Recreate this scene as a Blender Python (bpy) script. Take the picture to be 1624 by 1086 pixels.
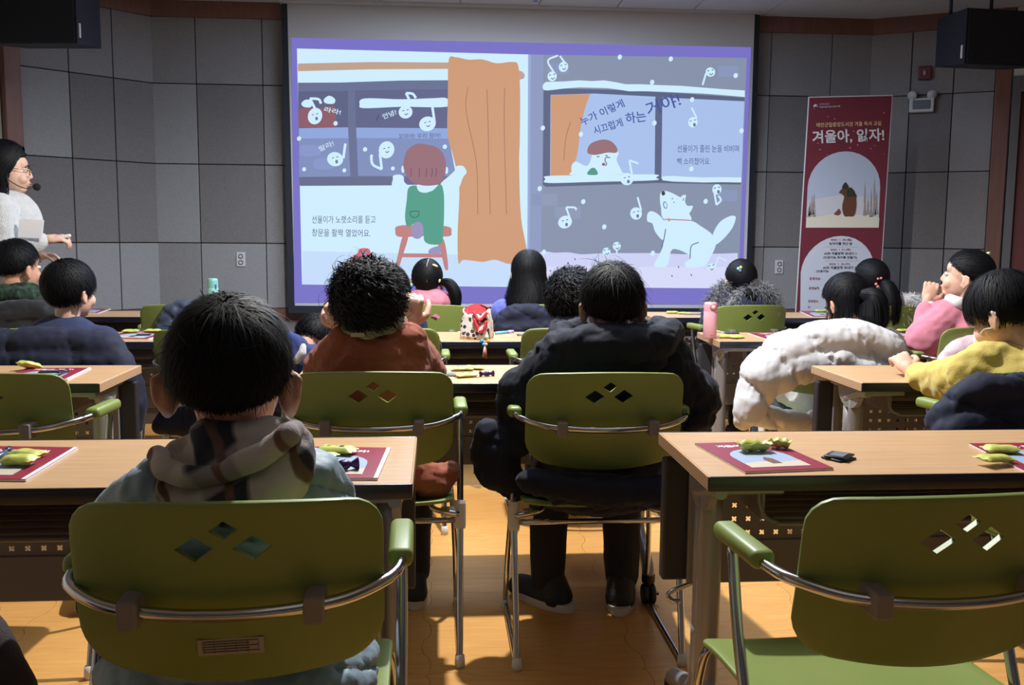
import bpy, bmesh, math, random
import numpy as np
from mathutils import Vector, Matrix, Euler
from mathutils.geometry import tessellate_polygon

for o in list(bpy.data.objects): bpy.data.objects.remove(o)
scene = bpy.context.scene
COL = scene.collection
random.seed(7); RNG = np.random.default_rng(7)

# ------------------------------------------------------------------ camera
F_PX, PITCH, YAW, ROLL, CAM_H = 1500.2, 0.112794, 0.0802576, 0.0082094, 1.18909
_cy, _sy, _cp, _sp = math.cos(YAW), math.sin(YAW), math.cos(PITCH), math.sin(PITCH)
C_FWD = Vector((_sy*_cp, _cy*_cp, -_sp)); _r = Vector((_cy, -_sy, 0)); _u = _r.cross(C_FWD)
C_RIGHT = _r*math.cos(ROLL) + _u*math.sin(ROLL); C_UP = -_r*math.sin(ROLL) + _u*math.cos(ROLL)
cam_data = bpy.data.cameras.new('camera'); cam = bpy.data.objects.new('camera', cam_data); COL.objects.link(cam)
cam_data.sensor_width = 36; cam_data.lens = 36*F_PX/1624; cam_data.clip_start = .05
cam.matrix_world = Matrix(((C_RIGHT.x, C_UP.x, -C_FWD.x, 0), (C_RIGHT.y, C_UP.y, -C_FWD.y, 0),
                           (C_RIGHT.z, C_UP.z, -C_FWD.z, CAM_H), (0, 0, 0, 1)))
scene.camera = cam

def at(px, py, Y=None, Z=None):
    """point of the room at depth Y (or height Z) that the photograph shows at pixel px, py"""
    d = C_RIGHT*((px-812)/F_PX) - C_UP*((py-543)/F_PX) + C_FWD
    t = Y/d.y if Y is not None else (Z-CAM_H)/d.z
    return Vector((0, 0, CAM_H)) + d*t

# ------------------------------------------------------------------ light and exposure
scene.view_settings.view_transform = 'Standard'; scene.view_settings.look = 'None'
scene.view_settings.exposure = 0.0; scene.view_settings.gamma = 1.0; scene.view_settings.use_curve_mapping = False
world = bpy.data.worlds.new('world'); scene.world = world; world.use_nodes = True
world.node_tree.nodes['Background'].inputs[0].default_value = (.30, .34, .42, 1)
world.node_tree.nodes['Background'].inputs[1].default_value = .02
def lamp(name, kind, loc, energy, color, size=.05, rot=(0, 0, 0), **kw):
    d = bpy.data.lights.new(name, kind); o = bpy.data.objects.new(name, d); COL.objects.link(o)
    o.location = loc; o.rotation_euler = rot; d.energy = energy; d.color = color
    if kind == 'AREA': d.size = size
    else: d.shadow_soft_size = size
    for k, v in kw.items(): setattr(d, k, v)
    return o
lamp('added_fill_front', 'AREA', (.5, 5.7, 2.90), 120, (.70, .83, 1), 1.6)  # added bluish fill with no known fixture, lifts the front walls
lamp('added_fill_middle', 'AREA', (.5, 3.2, 2.90), 26, (.78, .88, 1), 1.6)  # added soft fill, no real panel here; opens up the shadows mid-room
lamp('added_fill_rear', 'AREA', (.5, .3, 2.90), 2, (.86, .92, 1), 1.6)  # weak added fill for surfaces facing the camera, not a real fixture
lamp('ceiling_spot', 'SPOT', (.27, 3.35, 2.86), 400, (1, .965, .91), .035, spot_size=math.radians(168), spot_blend=.35)
SCREEN_GAIN = 1.0

# ------------------------------------------------------------------ materials
def lin(c):
    c = c/255.0
    return c/12.92 if c <= .04045 else ((c+.055)/1.055)**2.4
def rgb(r, g, b): return (lin(r), lin(g), lin(b), 1)
MATS = {}
def mat(name, col, rough=.6, metal=0, spec=.5, noise=None, bump=None, emit=None, sheen=0, trans=0, coat=0, stretch=None, alpha=1):
    """noise=(scale, colour2, contrast), bump=(scale, strength); colours 0-255"""
    if name in MATS: return MATS[name]
    m = bpy.data.materials.new(name); m.use_nodes = True; nt = m.node_tree; b = nt.nodes['Principled BSDF']
    b.inputs['Base Color'].default_value = rgb(*col); b.inputs['Roughness'].default_value = rough
    b.inputs['Metallic'].default_value = metal; b.inputs['Specular IOR Level'].default_value = spec
    if sheen: b.inputs['Sheen Weight'].default_value = sheen
    if coat: b.inputs['Coat Weight'].default_value = coat
    if trans: b.inputs['Transmission Weight'].default_value = trans
    if alpha < 1: b.inputs['Alpha'].default_value = alpha
    tc = None
    def coord():
        nonlocal tc
        if tc is None:
            t = nt.nodes.new('ShaderNodeTexCoord'); mp = nt.nodes.new('ShaderNodeMapping')
            nt.links.new(t.outputs['Object'], mp.inputs[0])
            if stretch: mp.inputs['Scale'].default_value = stretch
            tc = mp
        return tc.outputs[0]
    if noise:
        n = nt.nodes.new('ShaderNodeTexNoise'); n.inputs['Scale'].default_value = noise[0]; n.inputs['Detail'].default_value = 5
        nt.links.new(coord(), n.inputs['Vector'])
        r = nt.nodes.new('ShaderNodeValToRGB'); c = noise[2] if len(noise) > 2 else .2
        r.color_ramp.elements[0].position = .5-c; r.color_ramp.elements[1].position = .5+c
        r.color_ramp.elements[0].color = rgb(*col); r.color_ramp.elements[1].color = rgb(*noise[1])
        nt.links.new(n.outputs['Fac'], r.inputs[0]); nt.links.new(r.outputs[0], b.inputs['Base Color'])
    if bump:
        n = nt.nodes.new('ShaderNodeTexNoise'); n.inputs['Scale'].default_value = bump[0]; n.inputs['Detail'].default_value = 4
        nt.links.new(coord(), n.inputs['Vector'])
        bp = nt.nodes.new('ShaderNodeBump'); bp.inputs['Strength'].default_value = bump[1]; bp.inputs['Distance'].default_value = .01
        nt.links.new(n.outputs['Fac'], bp.inputs['Height']); nt.links.new(bp.outputs[0], b.inputs['Normal'])
    if emit:
        b.inputs['Emission Color'].default_value = rgb(*col); b.inputs['Emission Strength'].default_value = emit
        b.inputs['Base Color'].default_value = (.02, .02, .02, 1)
    MATS[name] = m
    return m
def glow(col):
    """light thrown back by the projection screen, one flat tone"""
    return mat('projected_%d_%d_%d' % col, col, rough=1, spec=0, emit=SCREEN_GAIN)

M_GREEN = mat('lime_plastic', (129, 146, 74), .45, noise=(9, (123, 140, 70), .3), bump=(900, .05))
M_CHROME = mat('chrome', (196, 196, 200), .16, 1)
M_GREYPL = mat('grey_plastic', (134, 126, 124), .5)
M_CAP = mat('clear_cap', (214, 210, 205), .3)
M_BLACKEDGE = mat('black_edging', (24, 27, 42), .25, spec=.7)
M_STEEL = mat('painted_steel', (150, 148, 150), .38, .35)
M_PANEL = mat('panel_steel', (128, 124, 126), .5, .1)
M_PANELD = mat('panel_end', (46, 46, 54), .5)
M_RUBBER = mat('black_rubber', (18, 18, 22), .45)
M_BLACK = mat('black_box', (16, 22, 36), .6)
M_WHITEPL = mat('white_plastic', (214, 216, 220), .4)
M_PAPER = mat('paper', (232, 232, 238), .8)

# ------------------------------------------------------------------ mesh helpers
def link(name, me, m=None, parent=None, smooth=False):
    o = bpy.data.objects.new(name, me); COL.objects.link(o)
    if m is not None:
        me.materials.clear()
        for k in (m if isinstance(m, (list, tuple)) else [m]): me.materials.append(k)
    if parent is not None: o.parent = parent
    if smooth: shade(me)
    return o
def shade(me, on=True):
    me.polygons.foreach_set('use_smooth', [on]*len(me.polygons))
def me_from(name, v, f):
    me = bpy.data.meshes.new(name); me.from_pydata([tuple(p) for p in v], [], f); me.update(); return me
def tag(o, label, cat, group=None, kind=None):
    if label: o['label'] = label
    if cat: o['category'] = cat
    if group: o['group'] = group
    if kind: o['kind'] = kind
    return o
def thing(name, label, cat, loc=(0, 0, 0), rz=0, group=None):
    o = bpy.data.objects.new(name, None); COL.objects.link(o); o.location = loc; o.rotation_euler = (0, 0, rz)
    o.empty_display_size = .05
    return tag(o, label, cat, group)
def struct(o): o['kind'] = 'structure'; return o
def bm_mesh(bm, name='m', smooth=False):
    me = bpy.data.meshes.new(name); bm.to_mesh(me); bm.free()
    if smooth: shade(me)
    return me
def box(bm, x0, x1, y0, y1, z0, z1, bev=0, M=None, seg=2):
    r = bmesh.ops.create_cube(bm, size=1)['verts']
    bmesh.ops.scale(bm, vec=(x1-x0, y1-y0, z1-z0), verts=r)
    bmesh.ops.translate(bm, vec=((x0+x1)/2, (y0+y1)/2, (z0+z1)/2), verts=r)
    if bev:
        es = list({e for v in r for e in v.link_edges})
        rr = bmesh.ops.bevel(bm, geom=es, offset=bev, segments=seg, profile=.5, affect='EDGES')
        r = list({v for v in rr['verts']} | {v for v in r if v.is_valid})
    if M is not None: bmesh.ops.transform(bm, matrix=M, verts=[v for v in r if v.is_valid])
    return r
def boxmesh(x0, x1, y0, y1, z0, z1, bev=0, seg=2):
    bm = bmesh.new(); box(bm, x0, x1, y0, y1, z0, z1, bev, seg=seg); return bm_mesh(bm)
def catmull(P, n=6, closed=False):
    P = [Vector(p) for p in P]; out = []
    N = len(P); rng = range(N if closed else N-1)
    for i in rng:
        p1, p2 = P[i], P[(i+1) % N]
        p0 = P[i-1] if (closed or i > 0) else p1*2-p2
        p3 = P[(i+2) % N] if (closed or i+2 < N) else p2*2-p1
        for k in range(n):
            t = k/n
            out.append(.5*((2*p1)+(p2-p0)*t+(2*p0-5*p1+4*p2-p3)*t*t+(3*p1-p0-3*p2+p3)*t*t*t))
    if not closed: out.append(P[-1].copy())
    return out
def tube(bm, P, r, seg=10, caps=True):
    """swept tube; r is a number or one radius for each point"""
    P = [Vector(p) for p in P]; n = len(P); rs = r if hasattr(r, '__len__') else [r]*n
    rings = []; up = None
    for i in range(n):
        t = (P[min(i+1, n-1)]-P[max(i-1, 0)]).normalized()
        if up is None:
            a = Vector((0, 0, 1)) if abs(t.z) < .9 else Vector((1, 0, 0)); s = t.cross(a).normalized()
        else:
            s = (up - t*up.dot(t)).normalized()
        up = s; w = t.cross(s)
        rings.append([bm.verts.new(P[i]+(s*math.cos(2*math.pi*k/seg)+w*math.sin(2*math.pi*k/seg))*rs[i]) for k in range(seg)])
    for i in range(n-1):
        for k in range(seg):
            bm.faces.new((rings[i][k], rings[i][(k+1) % seg], rings[i+1][(k+1) % seg], rings[i+1][k]))
    if caps:
        bm.faces.new(rings[0][::-1]); bm.faces.new(rings[-1])
def tubemesh(P, r, seg=10, sm=True):
    bm = bmesh.new(); tube(bm, P, r, seg); bmesh.ops.recalc_face_normals(bm, faces=bm.faces); return bm_mesh(bm, smooth=sm)
def lathe(bm, prof, seg=24, M=None):
    """prof: list of (radius, z)"""
    rings = []
    for r, z in prof:
        rings.append([bm.verts.new((r*math.cos(2*math.pi*k/seg), r*math.sin(2*math.pi*k/seg), z)) for k in range(seg)] if r > 1e-6 else [bm.verts.new((0, 0, z))])
    for a, b in zip(rings, rings[1:]):
        for k in range(seg):
            q = [a[k % len(a)], a[(k+1) % len(a)], b[(k+1) % len(b)], b[k % len(b)]]
            q = [v for i, v in enumerate(q) if v not in q[:i]]
            if len(q) > 2: bm.faces.new(q)
    if M is not None: bmesh.ops.transform(bm, matrix=M, verts=[v for r in rings for v in r])
def lathemesh(prof, seg=24, M=None):
    bm = bmesh.new(); lathe(bm, prof, seg, M); bmesh.ops.recalc_face_normals(bm, faces=bm.faces); return bm_mesh(bm, smooth=True)
def ell(bm, c, r, R=None, sub=3):
    v = bmesh.ops.create_icosphere(bm, subdivisions=sub, radius=1)['verts']
    M = Matrix.Translation(Vector(c)) @ (R.to_4x4() if R is not None else Matrix()) @ Matrix.Diagonal((r[0], r[1], r[2], 1))
    bmesh.ops.transform(bm, matrix=M, verts=v)
def cone(bm, a, b, ra, rb, sub=2):
    """tapered capsule"""
    a, b = Vector(a), Vector(b); d = b-a; L = d.length
    if L < 1e-6: return ell(bm, a, (ra,)*3)
    n = max(2, int(L/max(.004, min(ra, rb)*.55))+1); n = min(n, 26)
    tube(bm, [a+d*(i/(n-1)) for i in range(n)], [ra+(rb-ra)*i/(n-1) for i in range(n)], 14)
    ell(bm, a, (ra,)*3, sub=sub); ell(bm, b, (rb,)*3, sub=sub)
WORK = bpy.data.scenes.new('work')      # emptied and removed at the end
def modded(me, mods):
    """mesh after the given modifiers: list of (type, dict)"""
    o = bpy.data.objects.new('tmp', me); WORK.collection.objects.link(o)
    for t, kw in mods:
        md = o.modifiers.new(t, t)
        for k, v in kw.items(): setattr(md, k, v)
    WORK.view_layers[0].update(); dg = WORK.view_layers[0].depsgraph; dg.update()
    r = bpy.data.meshes.new_from_object(o.evaluated_get(dg)); bpy.data.objects.remove(o)
    return r
def dup(root, loc, rz, label=None, group=None):
    r = root.copy(); COL.objects.link(r); r.location = loc; r.rotation_euler = (0, 0, rz)
    if label: r['label'] = label
    if group: r['group'] = group
    for ch in list(root.children):
        c = ch.copy(); COL.objects.link(c); c.parent = r
        for g in list(ch.children):
            d = g.copy(); COL.objects.link(d); d.parent = c
    return r

# vectorised value noise
_PERM = np.random.default_rng(3).permutation(512)
_GR = np.random.default_rng(4).uniform(-1, 1, 512)
def vnoise(P):
    i = np.floor(P).astype(int); f = P-i; u = f*f*(3-2*f); r = 0
    for dx in (0, 1):
        for dy in (0, 1):
            for dz in (0, 1):
                h = _PERM[(_PERM[(_PERM[(i[:, 0]+dx) & 511]+i[:, 1]+dy) & 511]+i[:, 2]+dz) & 511]
                w = (u[:, 0] if dx else 1-u[:, 0])*(u[:, 1] if dy else 1-u[:, 1])*(u[:, 2] if dz else 1-u[:, 2])
                r = r + w*_GR[h]
    return r
def fbm(P, oct=3):
    a, r = 1.0, 0
    for k in range(oct):
        r = r + a*vnoise(P*(2**k)+17.3*k); a *= .5
    return r
# ------------------------------------------------------------------ the room
WALL_Y, CEIL_Z, STAGE_Z, STAGE_Y = 7.6, 2.93, .50, 5.98
LX, RX, BACK_Y = -3.05, 4.62, -2.6
WL0, WL1 = Vector((-2.16, WALL_Y, 0)), Vector((-2.87, 6.92, 0))      # left slanted wall
WR0, WR1 = Vector((3.50, WALL_Y, 0)), Vector((4.29, 7.14, 0))        # right slanted wall
def wood_mat(name, c1, c2, sc, stretch, rough=.45, spec=.4):
    m = bpy.data.materials.new(name); m.use_nodes = True; nt = m.node_tree; b = nt.nodes['Principled BSDF']
    b.inputs['Roughness'].default_value = rough; b.inputs['Specular IOR Level'].default_value = spec
    t = nt.nodes.new('ShaderNodeTexCoord'); mp = nt.nodes.new('ShaderNodeMapping'); mp.inputs['Scale'].default_value = stretch
    nt.links.new(t.outputs['Object'], mp.inputs[0])
    n = nt.nodes.new('ShaderNodeTexNoise'); n.inputs['Scale'].default_value = sc; n.inputs['Detail'].default_value = 6; n.inputs['Roughness'].default_value = .65
    nt.links.new(mp.outputs[0], n.inputs['Vector'])
    oi = nt.nodes.new('ShaderNodeObjectInfo')
    n.noise_dimensions = '4D'; ma = nt.nodes.new('ShaderNodeMath'); ma.operation = 'MULTIPLY'; ma.inputs[1].default_value = 40
    nt.links.new(oi.outputs['Random'], ma.inputs[0]); nt.links.new(ma.outputs[0], n.inputs['W'])
    r = nt.nodes.new('ShaderNodeValToRGB'); r.color_ramp.elements[0].position = .35; r.color_ramp.elements[1].position = .68
    r.color_ramp.elements[0].color = rgb(*c1); r.color_ramp.elements[1].color = rgb(*c2)
    nt.links.new(n.outputs['Fac'], r.inputs[0]); nt.links.new(r.outputs[0], b.inputs['Base Color'])
    bp = nt.nodes.new('ShaderNodeBump'); bp.inputs['Strength'].default_value = .06; nt.links.new(n.outputs['Fac'], bp.inputs['Height'])
    nt.links.new(bp.outputs[0], b.inputs['Normal'])
    return m
M_MAT = wood_mat('yellow_foam_mat', (206, 150, 82), (219, 166, 96), 7, (1, 9, 1), .55, .3)
M_WOOD = wood_mat('beech_laminate', (190, 152, 112), (204, 168, 130), 6, (1, 12, 1), .38, .45)
M_STAGE = wood_mat('grey_laminate', (92, 86, 84), (112, 105, 102), 4, (1, 8, 1), .5)
M_TRIM = wood_mat('brown_trim', (106, 72, 64), (120, 82, 72), 6, (6, 6, .6), .5)
M_CREAM = mat('cream_wall', (196, 196, 186), .8, noise=(3, (188, 190, 182)))
M_PLAIN = mat('plain_wall', (150, 148, 146), .85, noise=(2, (142, 140, 140)))
M_CEIL = mat('ceiling_tile_white', (186, 188, 192), .9, bump=(260, .25))
M_GRID = mat('ceiling_grid', (150, 154, 162), .6)
M_JOINT = mat('joint_dark', (42, 42, 46), .9)  # dark colour of the backing slabs, visible between the felt panels
M_PANL = mat('felt_light', (150, 150, 154), .95, noise=(190, (126, 126, 131), .25), bump=(220, .35), sheen=.1)
M_PANM = mat('felt_mid', (141, 140, 143), .95, noise=(190, (117, 116, 120), .25), bump=(220, .35), sheen=.1)
M_PAND = mat('felt_dark', (124, 121, 123), .95, noise=(190, (98, 96, 99), .25), bump=(220, .35), sheen=.1)

floor = struct(link('floor', boxmesh(LX-.3, RX+.3, BACK_Y, WALL_Y+.3, -.12, -.014), mat('under_floor', (70, 52, 38), .8)))
# jigsaw foam mats, each its own piece
TS = .60
def edge_pts(flip):
    """one side from (0,0) to (1,0) with rounded jigsaw teeth"""
    pts = []; n = 5
    for k in range(n):
        s = (1 if k % 2 == 0 else -1)*flip
        for q in range(8):
            t = q/8; x = (k+t)/n
            y = s*.022*math.copysign(abs(math.sin(math.pi*t))**.55, 1)
            pts.append((x, y))
    return pts
def mat_tile_mesh():
    loop = []
    e = edge_pts(1)
    for (x, y) in e: loop.append((x, y))
    for (x, y) in e: loop.append((1-y*-1, x))
    for (x, y) in e: loop.append((1-x, 1+y*-1*-1))
    for (x, y) in e: loop.append((y, 1-x))
    g = .0012
    pts = [((x-.5)*(TS-g), (y-.5)*(TS-g)) for x, y in loop]
    n = len(pts)
    v = [(x, y, 0) for x, y in pts] + [(x, y, -.013) for x, y in pts]
    tri = tessellate_polygon([[Vector((x, y, 0)) for x, y in pts]])
    f = [tuple(t) for t in tri] + [(i, (i+1) % n, n+(i+1) % n, n+i)[::-1] for i in range(n)]
    bm = bmesh.new(); me = me_from('mat_tile', v, f); bm.from_mesh(me); bmesh.ops.recalc_face_normals(bm, faces=bm.faces)
    return bm_mesh(bm)
tile_me = mat_tile_mesh()
for ix in range(-5, 8):
    for iy in range(-1, 10):
        x, y = -.03+TS*ix+.3, .36+TS*iy
        if x < LX+.2 or x > RX-.2 or y > STAGE_Y-.2: continue
        o = link('mat_tile', tile_me, M_MAT, floor); o.location = (x, y, 0)
if True:   # plain mat behind and around the jigsaw field
    pass
# stage
stage = struct(link('stage_platform', boxmesh(LX-.2, RX+.2, STAGE_Y, WALL_Y+.2, 0, STAGE_Z-.012), mat('stage_front', (84, 72, 66), .6)))
for k in range(16):
    for j in range(7):
        x0 = LX-.1+j*1.2-(.6 if k % 2 else 0); y0 = STAGE_Y-.01+k*.105
        o = link('floorboard', boxmesh(x0+.001, x0+1.198, y0+.001, y0+.104, STAGE_Z-.012, STAGE_Z), M_STAGE, stage)

# ceiling with tiles
ceil = struct(link('ceiling', boxmesh(LX-.3, RX+.3, BACK_Y, WALL_Y+.3, CEIL_Z+.012, CEIL_Z+.10), M_GRID))
ct = boxmesh(-.297, .297, -.297, .297, 0, .011, .004, 1)
for ix in range(-5, 9):
    for iy in range(-4, 13):
        x, y = -.12+.6*ix, .12+.6*iy
        if LX-.1 < x < RX+.2 and BACK_Y < y < WALL_Y+.1:
            o = link('ceiling_tile', ct, M_CEIL, ceil); o.location = (x, y, CEIL_Z)

# walls: a backing slab for each stretch and felt panels one by one on it
def wall_slab(name, a, b, z0, z1, m, thick=.12):
    a, b = Vector(a), Vector(b); d = (b-a); n = Vector((d.y, -d.x, 0)).normalized()
    v = [a, b, b-n*thick, a-n*thick]; v = [Vector((p.x, p.y, z0)) for p in v]+[Vector((p.x, p.y, z1)) for p in v]
    bm = bmesh.new(); bm.from_mesh(me_from(name, v, [(0, 1, 5, 4), (1, 2, 6, 5), (2, 3, 7, 6), (3, 0, 4, 7), (0, 3, 2, 1), (4, 5, 6, 7)]))
    bmesh.ops.recalc_face_normals(bm, faces=bm.faces)
    return struct(link(name, bm_mesh(bm), m))
def panels(wall, a, b, xs, zs, seed, th=.018):
    """xs distances along the wall of the vertical joints, zs heights of the horizontal ones"""
    a, b = Vector(a), Vector(b); t = (b-a).normalized(); n = Vector((t.y, -t.x, 0)); rnd = random.Random(seed)
    R = Matrix((t, -n, Vector((0, 0, 1)))).transposed().to_4x4()
    for i in range(len(xs)-1):
        for j in range(len(zs)-1):
            w, h = xs[i+1]-xs[i], zs[j+1]-zs[j]; g = .0035
            me = boxmesh(-w/2+g, w/2-g, -th, 0, -h/2+g, h/2-g, .003, 1)
            p = a+t*((xs[i]+xs[i+1])/2); p.z = (zs[j]+zs[j+1])/2
            k = PATTERN(seed, i, j)
            o = link('felt_panel', me, (M_PANL, M_PANM, M_PAND)[k], wall)
            o.matrix_world = Matrix.Translation(p) @ R
ZS = [.60, 1.11, 1.715, 2.32, 2.86]
def PATTERN(seed, i, j):
    if seed == 1: return ((0, 2, 0, 1), (0, 2, 2, 1), (0, 2, 2, 1), (0, 2, 1, 1))[min(i, 3)][j]
    if seed == 2: return (((1, 0, 0, 1), (0, 2, 2, 1), (0, 1, 1, 1))[i % 3])[j]
    return (((1, 2, 1, 1), (1, 2, 2, 1), (1, 1, 0, 1))[i % 3])[j]
wall_front = wall_slab('wall_front', WL0, WR0, 0, CEIL_Z+.1, M_JOINT)
FX = [0, .33, .83, 1.33, 1.83, 2.33, 2.83, 3.33, 3.83, 4.33, 4.83, 5.33, 5.66]
panels(wall_front, WL0, WR0, FX, ZS, 2)
wall_left = wall_slab('wall_left', WL1, WL0, 0, CEIL_Z+.1, M_JOINT)
LL = (WL0-WL1).length; panels(wall_left, WL1, WL0, [0, .35*LL, .68*LL, LL], ZS, 1)
wall_right = wall_slab('wall_right', WR0, WR1, 0, CEIL_Z+.1, M_JOINT)
LR = (WR1-WR0).length; panels(wall_right, WR0, WR1, [0, .34*LR, .68*LR, LR], ZS, 3)
def strip(name, a, b, z0, z1, out, m):
    a, b = Vector(a), Vector(b); d = (b-a).normalized(); n = Vector((d.y, -d.x, 0))
    v = [a+n*out, b+n*out, b, a]; v = [Vector((p.x, p.y, z0)) for p in v]+[Vector((p.x, p.y, z1)) for p in v]
    return struct(link(name, me_from(name, v, [(0, 1, 5, 4), (1, 2, 6, 5), (2, 3, 7, 6), (3, 0, 4, 7), (0, 3, 2, 1), (4, 5, 6, 7)]), m))
strip('trim_1', WL0, WR0, 2.81, CEIL_Z, .05, M_TRIM); strip('trim_2', WL1, WL0, 2.81, CEIL_Z, .05, M_TRIM); strip('trim_3', WR0, WR1, 2.81, CEIL_Z, .05, M_TRIM)
strip('baseboard_front', WL0, WR0, STAGE_Z, .60, .025, M_TRIM); strip('baseboard_left', WL1, WL0, STAGE_Z, .60, .025, M_TRIM); strip('baseboard_right', WR0, WR1, STAGE_Z, .60, .025, M_TRIM)
# posts, doors and the plain side walls
def post(name, a, w, dirv, z1=CEIL_Z):
    a = Vector(a); d = Vector(dirv).normalized(); n = Vector((d.y, -d.x, 0)); bm = bmesh.new()
    box(bm, 0, w, -.05, .06, 0, z1, .006, Matrix.Translation(a) @ Matrix((d, -n, Vector((0, 0, 1)))).transposed().to_4x4())
    return struct(link(name, bm_mesh(bm), M_TRIM))
dl = (WL1-WL0).normalized(); dr = (WR1-WR0).normalized()
post('trim_4', WL1+dl*.0, .11, dl); post('trim_5', WR1, .11, dr)
wall_slab('wall_side_left', (LX, BACK_Y, 0), (LX, 6.75, 0), 0, CEIL_Z+.1, M_CREAM)
wall_slab('wall_corner_left', (LX-.02, 6.72, 0), WL1+dl*.10+Vector((-.02, 0, 0)), 0, CEIL_Z+.1, M_CREAM)
wall_slab('wall_side_right', (RX, 6.55, 0), (RX, BACK_Y, 0), 0, CEIL_Z+.1, M_PLAIN)
wall_slab('wall_back', (RX, BACK_Y, 0), (LX, BACK_Y, 0), 0, CEIL_Z+.1, M_PLAIN)
# red door with a grey frame beyond the right-hand post
door = thing('door_1', None, None, WR1+dr*.12, math.atan2(dr.y, dr.x)); door['kind'] = 'structure'
link('door_frame', boxmesh(0, .06, -.06, .05, 0, 2.42, .004), mat('grey_frame', (92, 92, 96), .5), door)
link('door_frame', boxmesh(.06, 1.0, -.06, .05, 2.30, 2.42, .004), MATS['grey_frame'], door)
link('door_leaf', boxmesh(.062, .96, -.02, .03, STAGE_Z, 2.298, .004), mat('maroon_door', (98, 40, 44), .5), door)
link('wall_panel', boxmesh(0, 1.0, -.04, .05, 2.42, CEIL_Z, .002), M_CREAM, door)
# ------------------------------------------------------------------ chair
BW, BH, BZ = .425, .262, .705       # backrest width, height, centre height
def shell_mesh(outline, nu, nv, thick, surf):
    """closed shell over a star-shaped outline; surf(x, z) -> point, shell grows along its normal"""
    def sq(u, v):
        r = max(abs(u), abs(v))
        if r < 1e-9: return (0, 0)
        a = math.atan2(v, u); b = outline(a); return (b[0]*r, b[1]*r)
    idx = {}; V = []; Fc = []
    P = [[surf(*sq(-1+2*i/nu, -1+2*j/nv)) for i in range(nu+1)] for j in range(nv+1)]
    me = me_from('s', [p for row in P for p in row], [(j*(nu+1)+i, j*(nu+1)+i+1, (j+1)*(nu+1)+i+1, (j+1)*(nu+1)+i) for j in range(nv) for i in range(nu)])
    return modded(me, [('SOLIDIFY', {'thickness': thick, 'offset': 0}), ('BEVEL', {'width': thick*.3, 'segments': 2, 'limit_method': 'ANGLE', 'angle_limit': 1.0})])
def rr_outline(hw, ht, hb, rt, rb, bow_t=0, bow_b=0):
    """polar outline of a rounded rectangle with bowed top and bottom"""
    pts = []
    def arc(cx, cz, r, a0, a1, n=10):
        for k in range(n+1):
            a = a0+(a1-a0)*k/n; pts.append((cx+r*math.cos(a), cz+r*math.sin(a)))
    arc(hw-rt, ht-rt, rt, 0, math.pi/2); arc(-hw+rt, ht-rt, rt, math.pi/2, math.pi)
    arc(-hw+rb, -hb+rb, rb, math.pi, 1.5*math.pi); arc(hw-rb, -hb+rb, rb, 1.5*math.pi, 2*math.pi)
    full = []
    n = len(pts)
    for i in range(n):
        a, b = pts[i], pts[(i+1) % n]
        n2 = max(2, int(math.hypot(a[0]-b[0], a[1]-b[1])/.004)); full += [(a[0]+(b[0]-a[0])*k/n2, a[1]+(b[1]-a[1])*k/n2) for k in range(n2)]
    out = []
    for x, z in full:
        q = max(0, 1-(x/hw)**2)
        out.append((x, z+(bow_t*q if z > 0 else -bow_b*q)))
    ang = np.array([math.atan2(z, x) for x, z in out]); o = np.argsort(ang); ang = ang[o]; rad = np.array([math.hypot(*out[i]) for i in o])
    def f(a):
        r = np.interp(a, ang, rad, period=2*math.pi); return (r*math.cos(a), r*math.sin(a))
    return f
TILT = .16
def back_surf(x, z):
    y = .052*(x/.2125)**2 - .030*max(0, -z/.13)**2*-1*.4
    yy = y-.012 - (z+.02)*TILT
    return (x, yy, BZ+z)
back_me = shell_mesh(rr_outline(BW/2, .118, .118, .040, .055, .012, .026), 36, 24, .011, back_surf)
cut = bmesh.new()
for cx, cz, hw, hh in ((.004, .090, .020, .0135), (-.036, .063, .027, .0185), (.041, .064, .027, .0185)):
    v = []
    for y in (-.12, .12):
        for dx, dz in ((hw*.95, .001), (0, hh), (-hw, -.001), (0, -hh)): v.append(cut.verts.new((cx+dx, y, BZ+cz+dz)))
    for k in range(4): cut.faces.new((v[k], v[(k+1) % 4], v[4+(k+1) % 4], v[4+k]))
    cut.faces.new(v[:4][::-1]); cut.faces.new(v[4:])
bmesh.ops.recalc_face_normals(cut, faces=cut.faces)
cut_o = bpy.data.objects.new('cut', bm_mesh(cut)); WORK.collection.objects.link(cut_o)
back_me = modded(back_me, [('BOOLEAN', {'object': cut_o, 'operation': 'DIFFERENCE', 'solver': 'EXACT'})])
bpy.data.objects.remove(cut_o); shade(back_me)
back_me.set_sharp_from_angle(angle=.7)
SW, SD = .43, .41
def seat_surf(x, y):
    fx = abs(x)/(SW/2)
    z = .445 + .012*fx**3 - .022*max(0, y/(SD/2))**3 + .020*max(0, -y/(SD/2))**3 - .006
    return (x, y+.235, z)
seat_me = shell_mesh(rr_outline(SW/2, SD/2, SD/2, .05, .05, .008, .01), 24, 24, .010, seat_surf); shade(seat_me)
def cm(*a): return catmull(a, 6)
bar_me = tubemesh(cm((-.235, .155, .700), (-.236, .09, .700), (-.220, .035, .698), (-.16, -.014, .688), (-.08, -.040, .684), (0, -.048, .683),
                     (.08, -.040, .684), (.16, -.014, .688), (.220, .035, .698), (.236, .09, .700), (.235, .155, .700)), .0088, 10)
def arm_pad(s):
    bm = bmesh.new(); box(bm, -.021, .021, .095, .270, .692, .722, .012, seg=4)
    for v in bm.verts: v.co.z += -.006*((v.co.y-.17)/.1)**2; v.co.x = v.co.x*(1-.12*abs((v.co.y-.18)/.09)**2)+s*.236
    return bm_mesh(bm, smooth=True)
arm_mes = [arm_pad(-1), arm_pad(1)]
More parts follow.
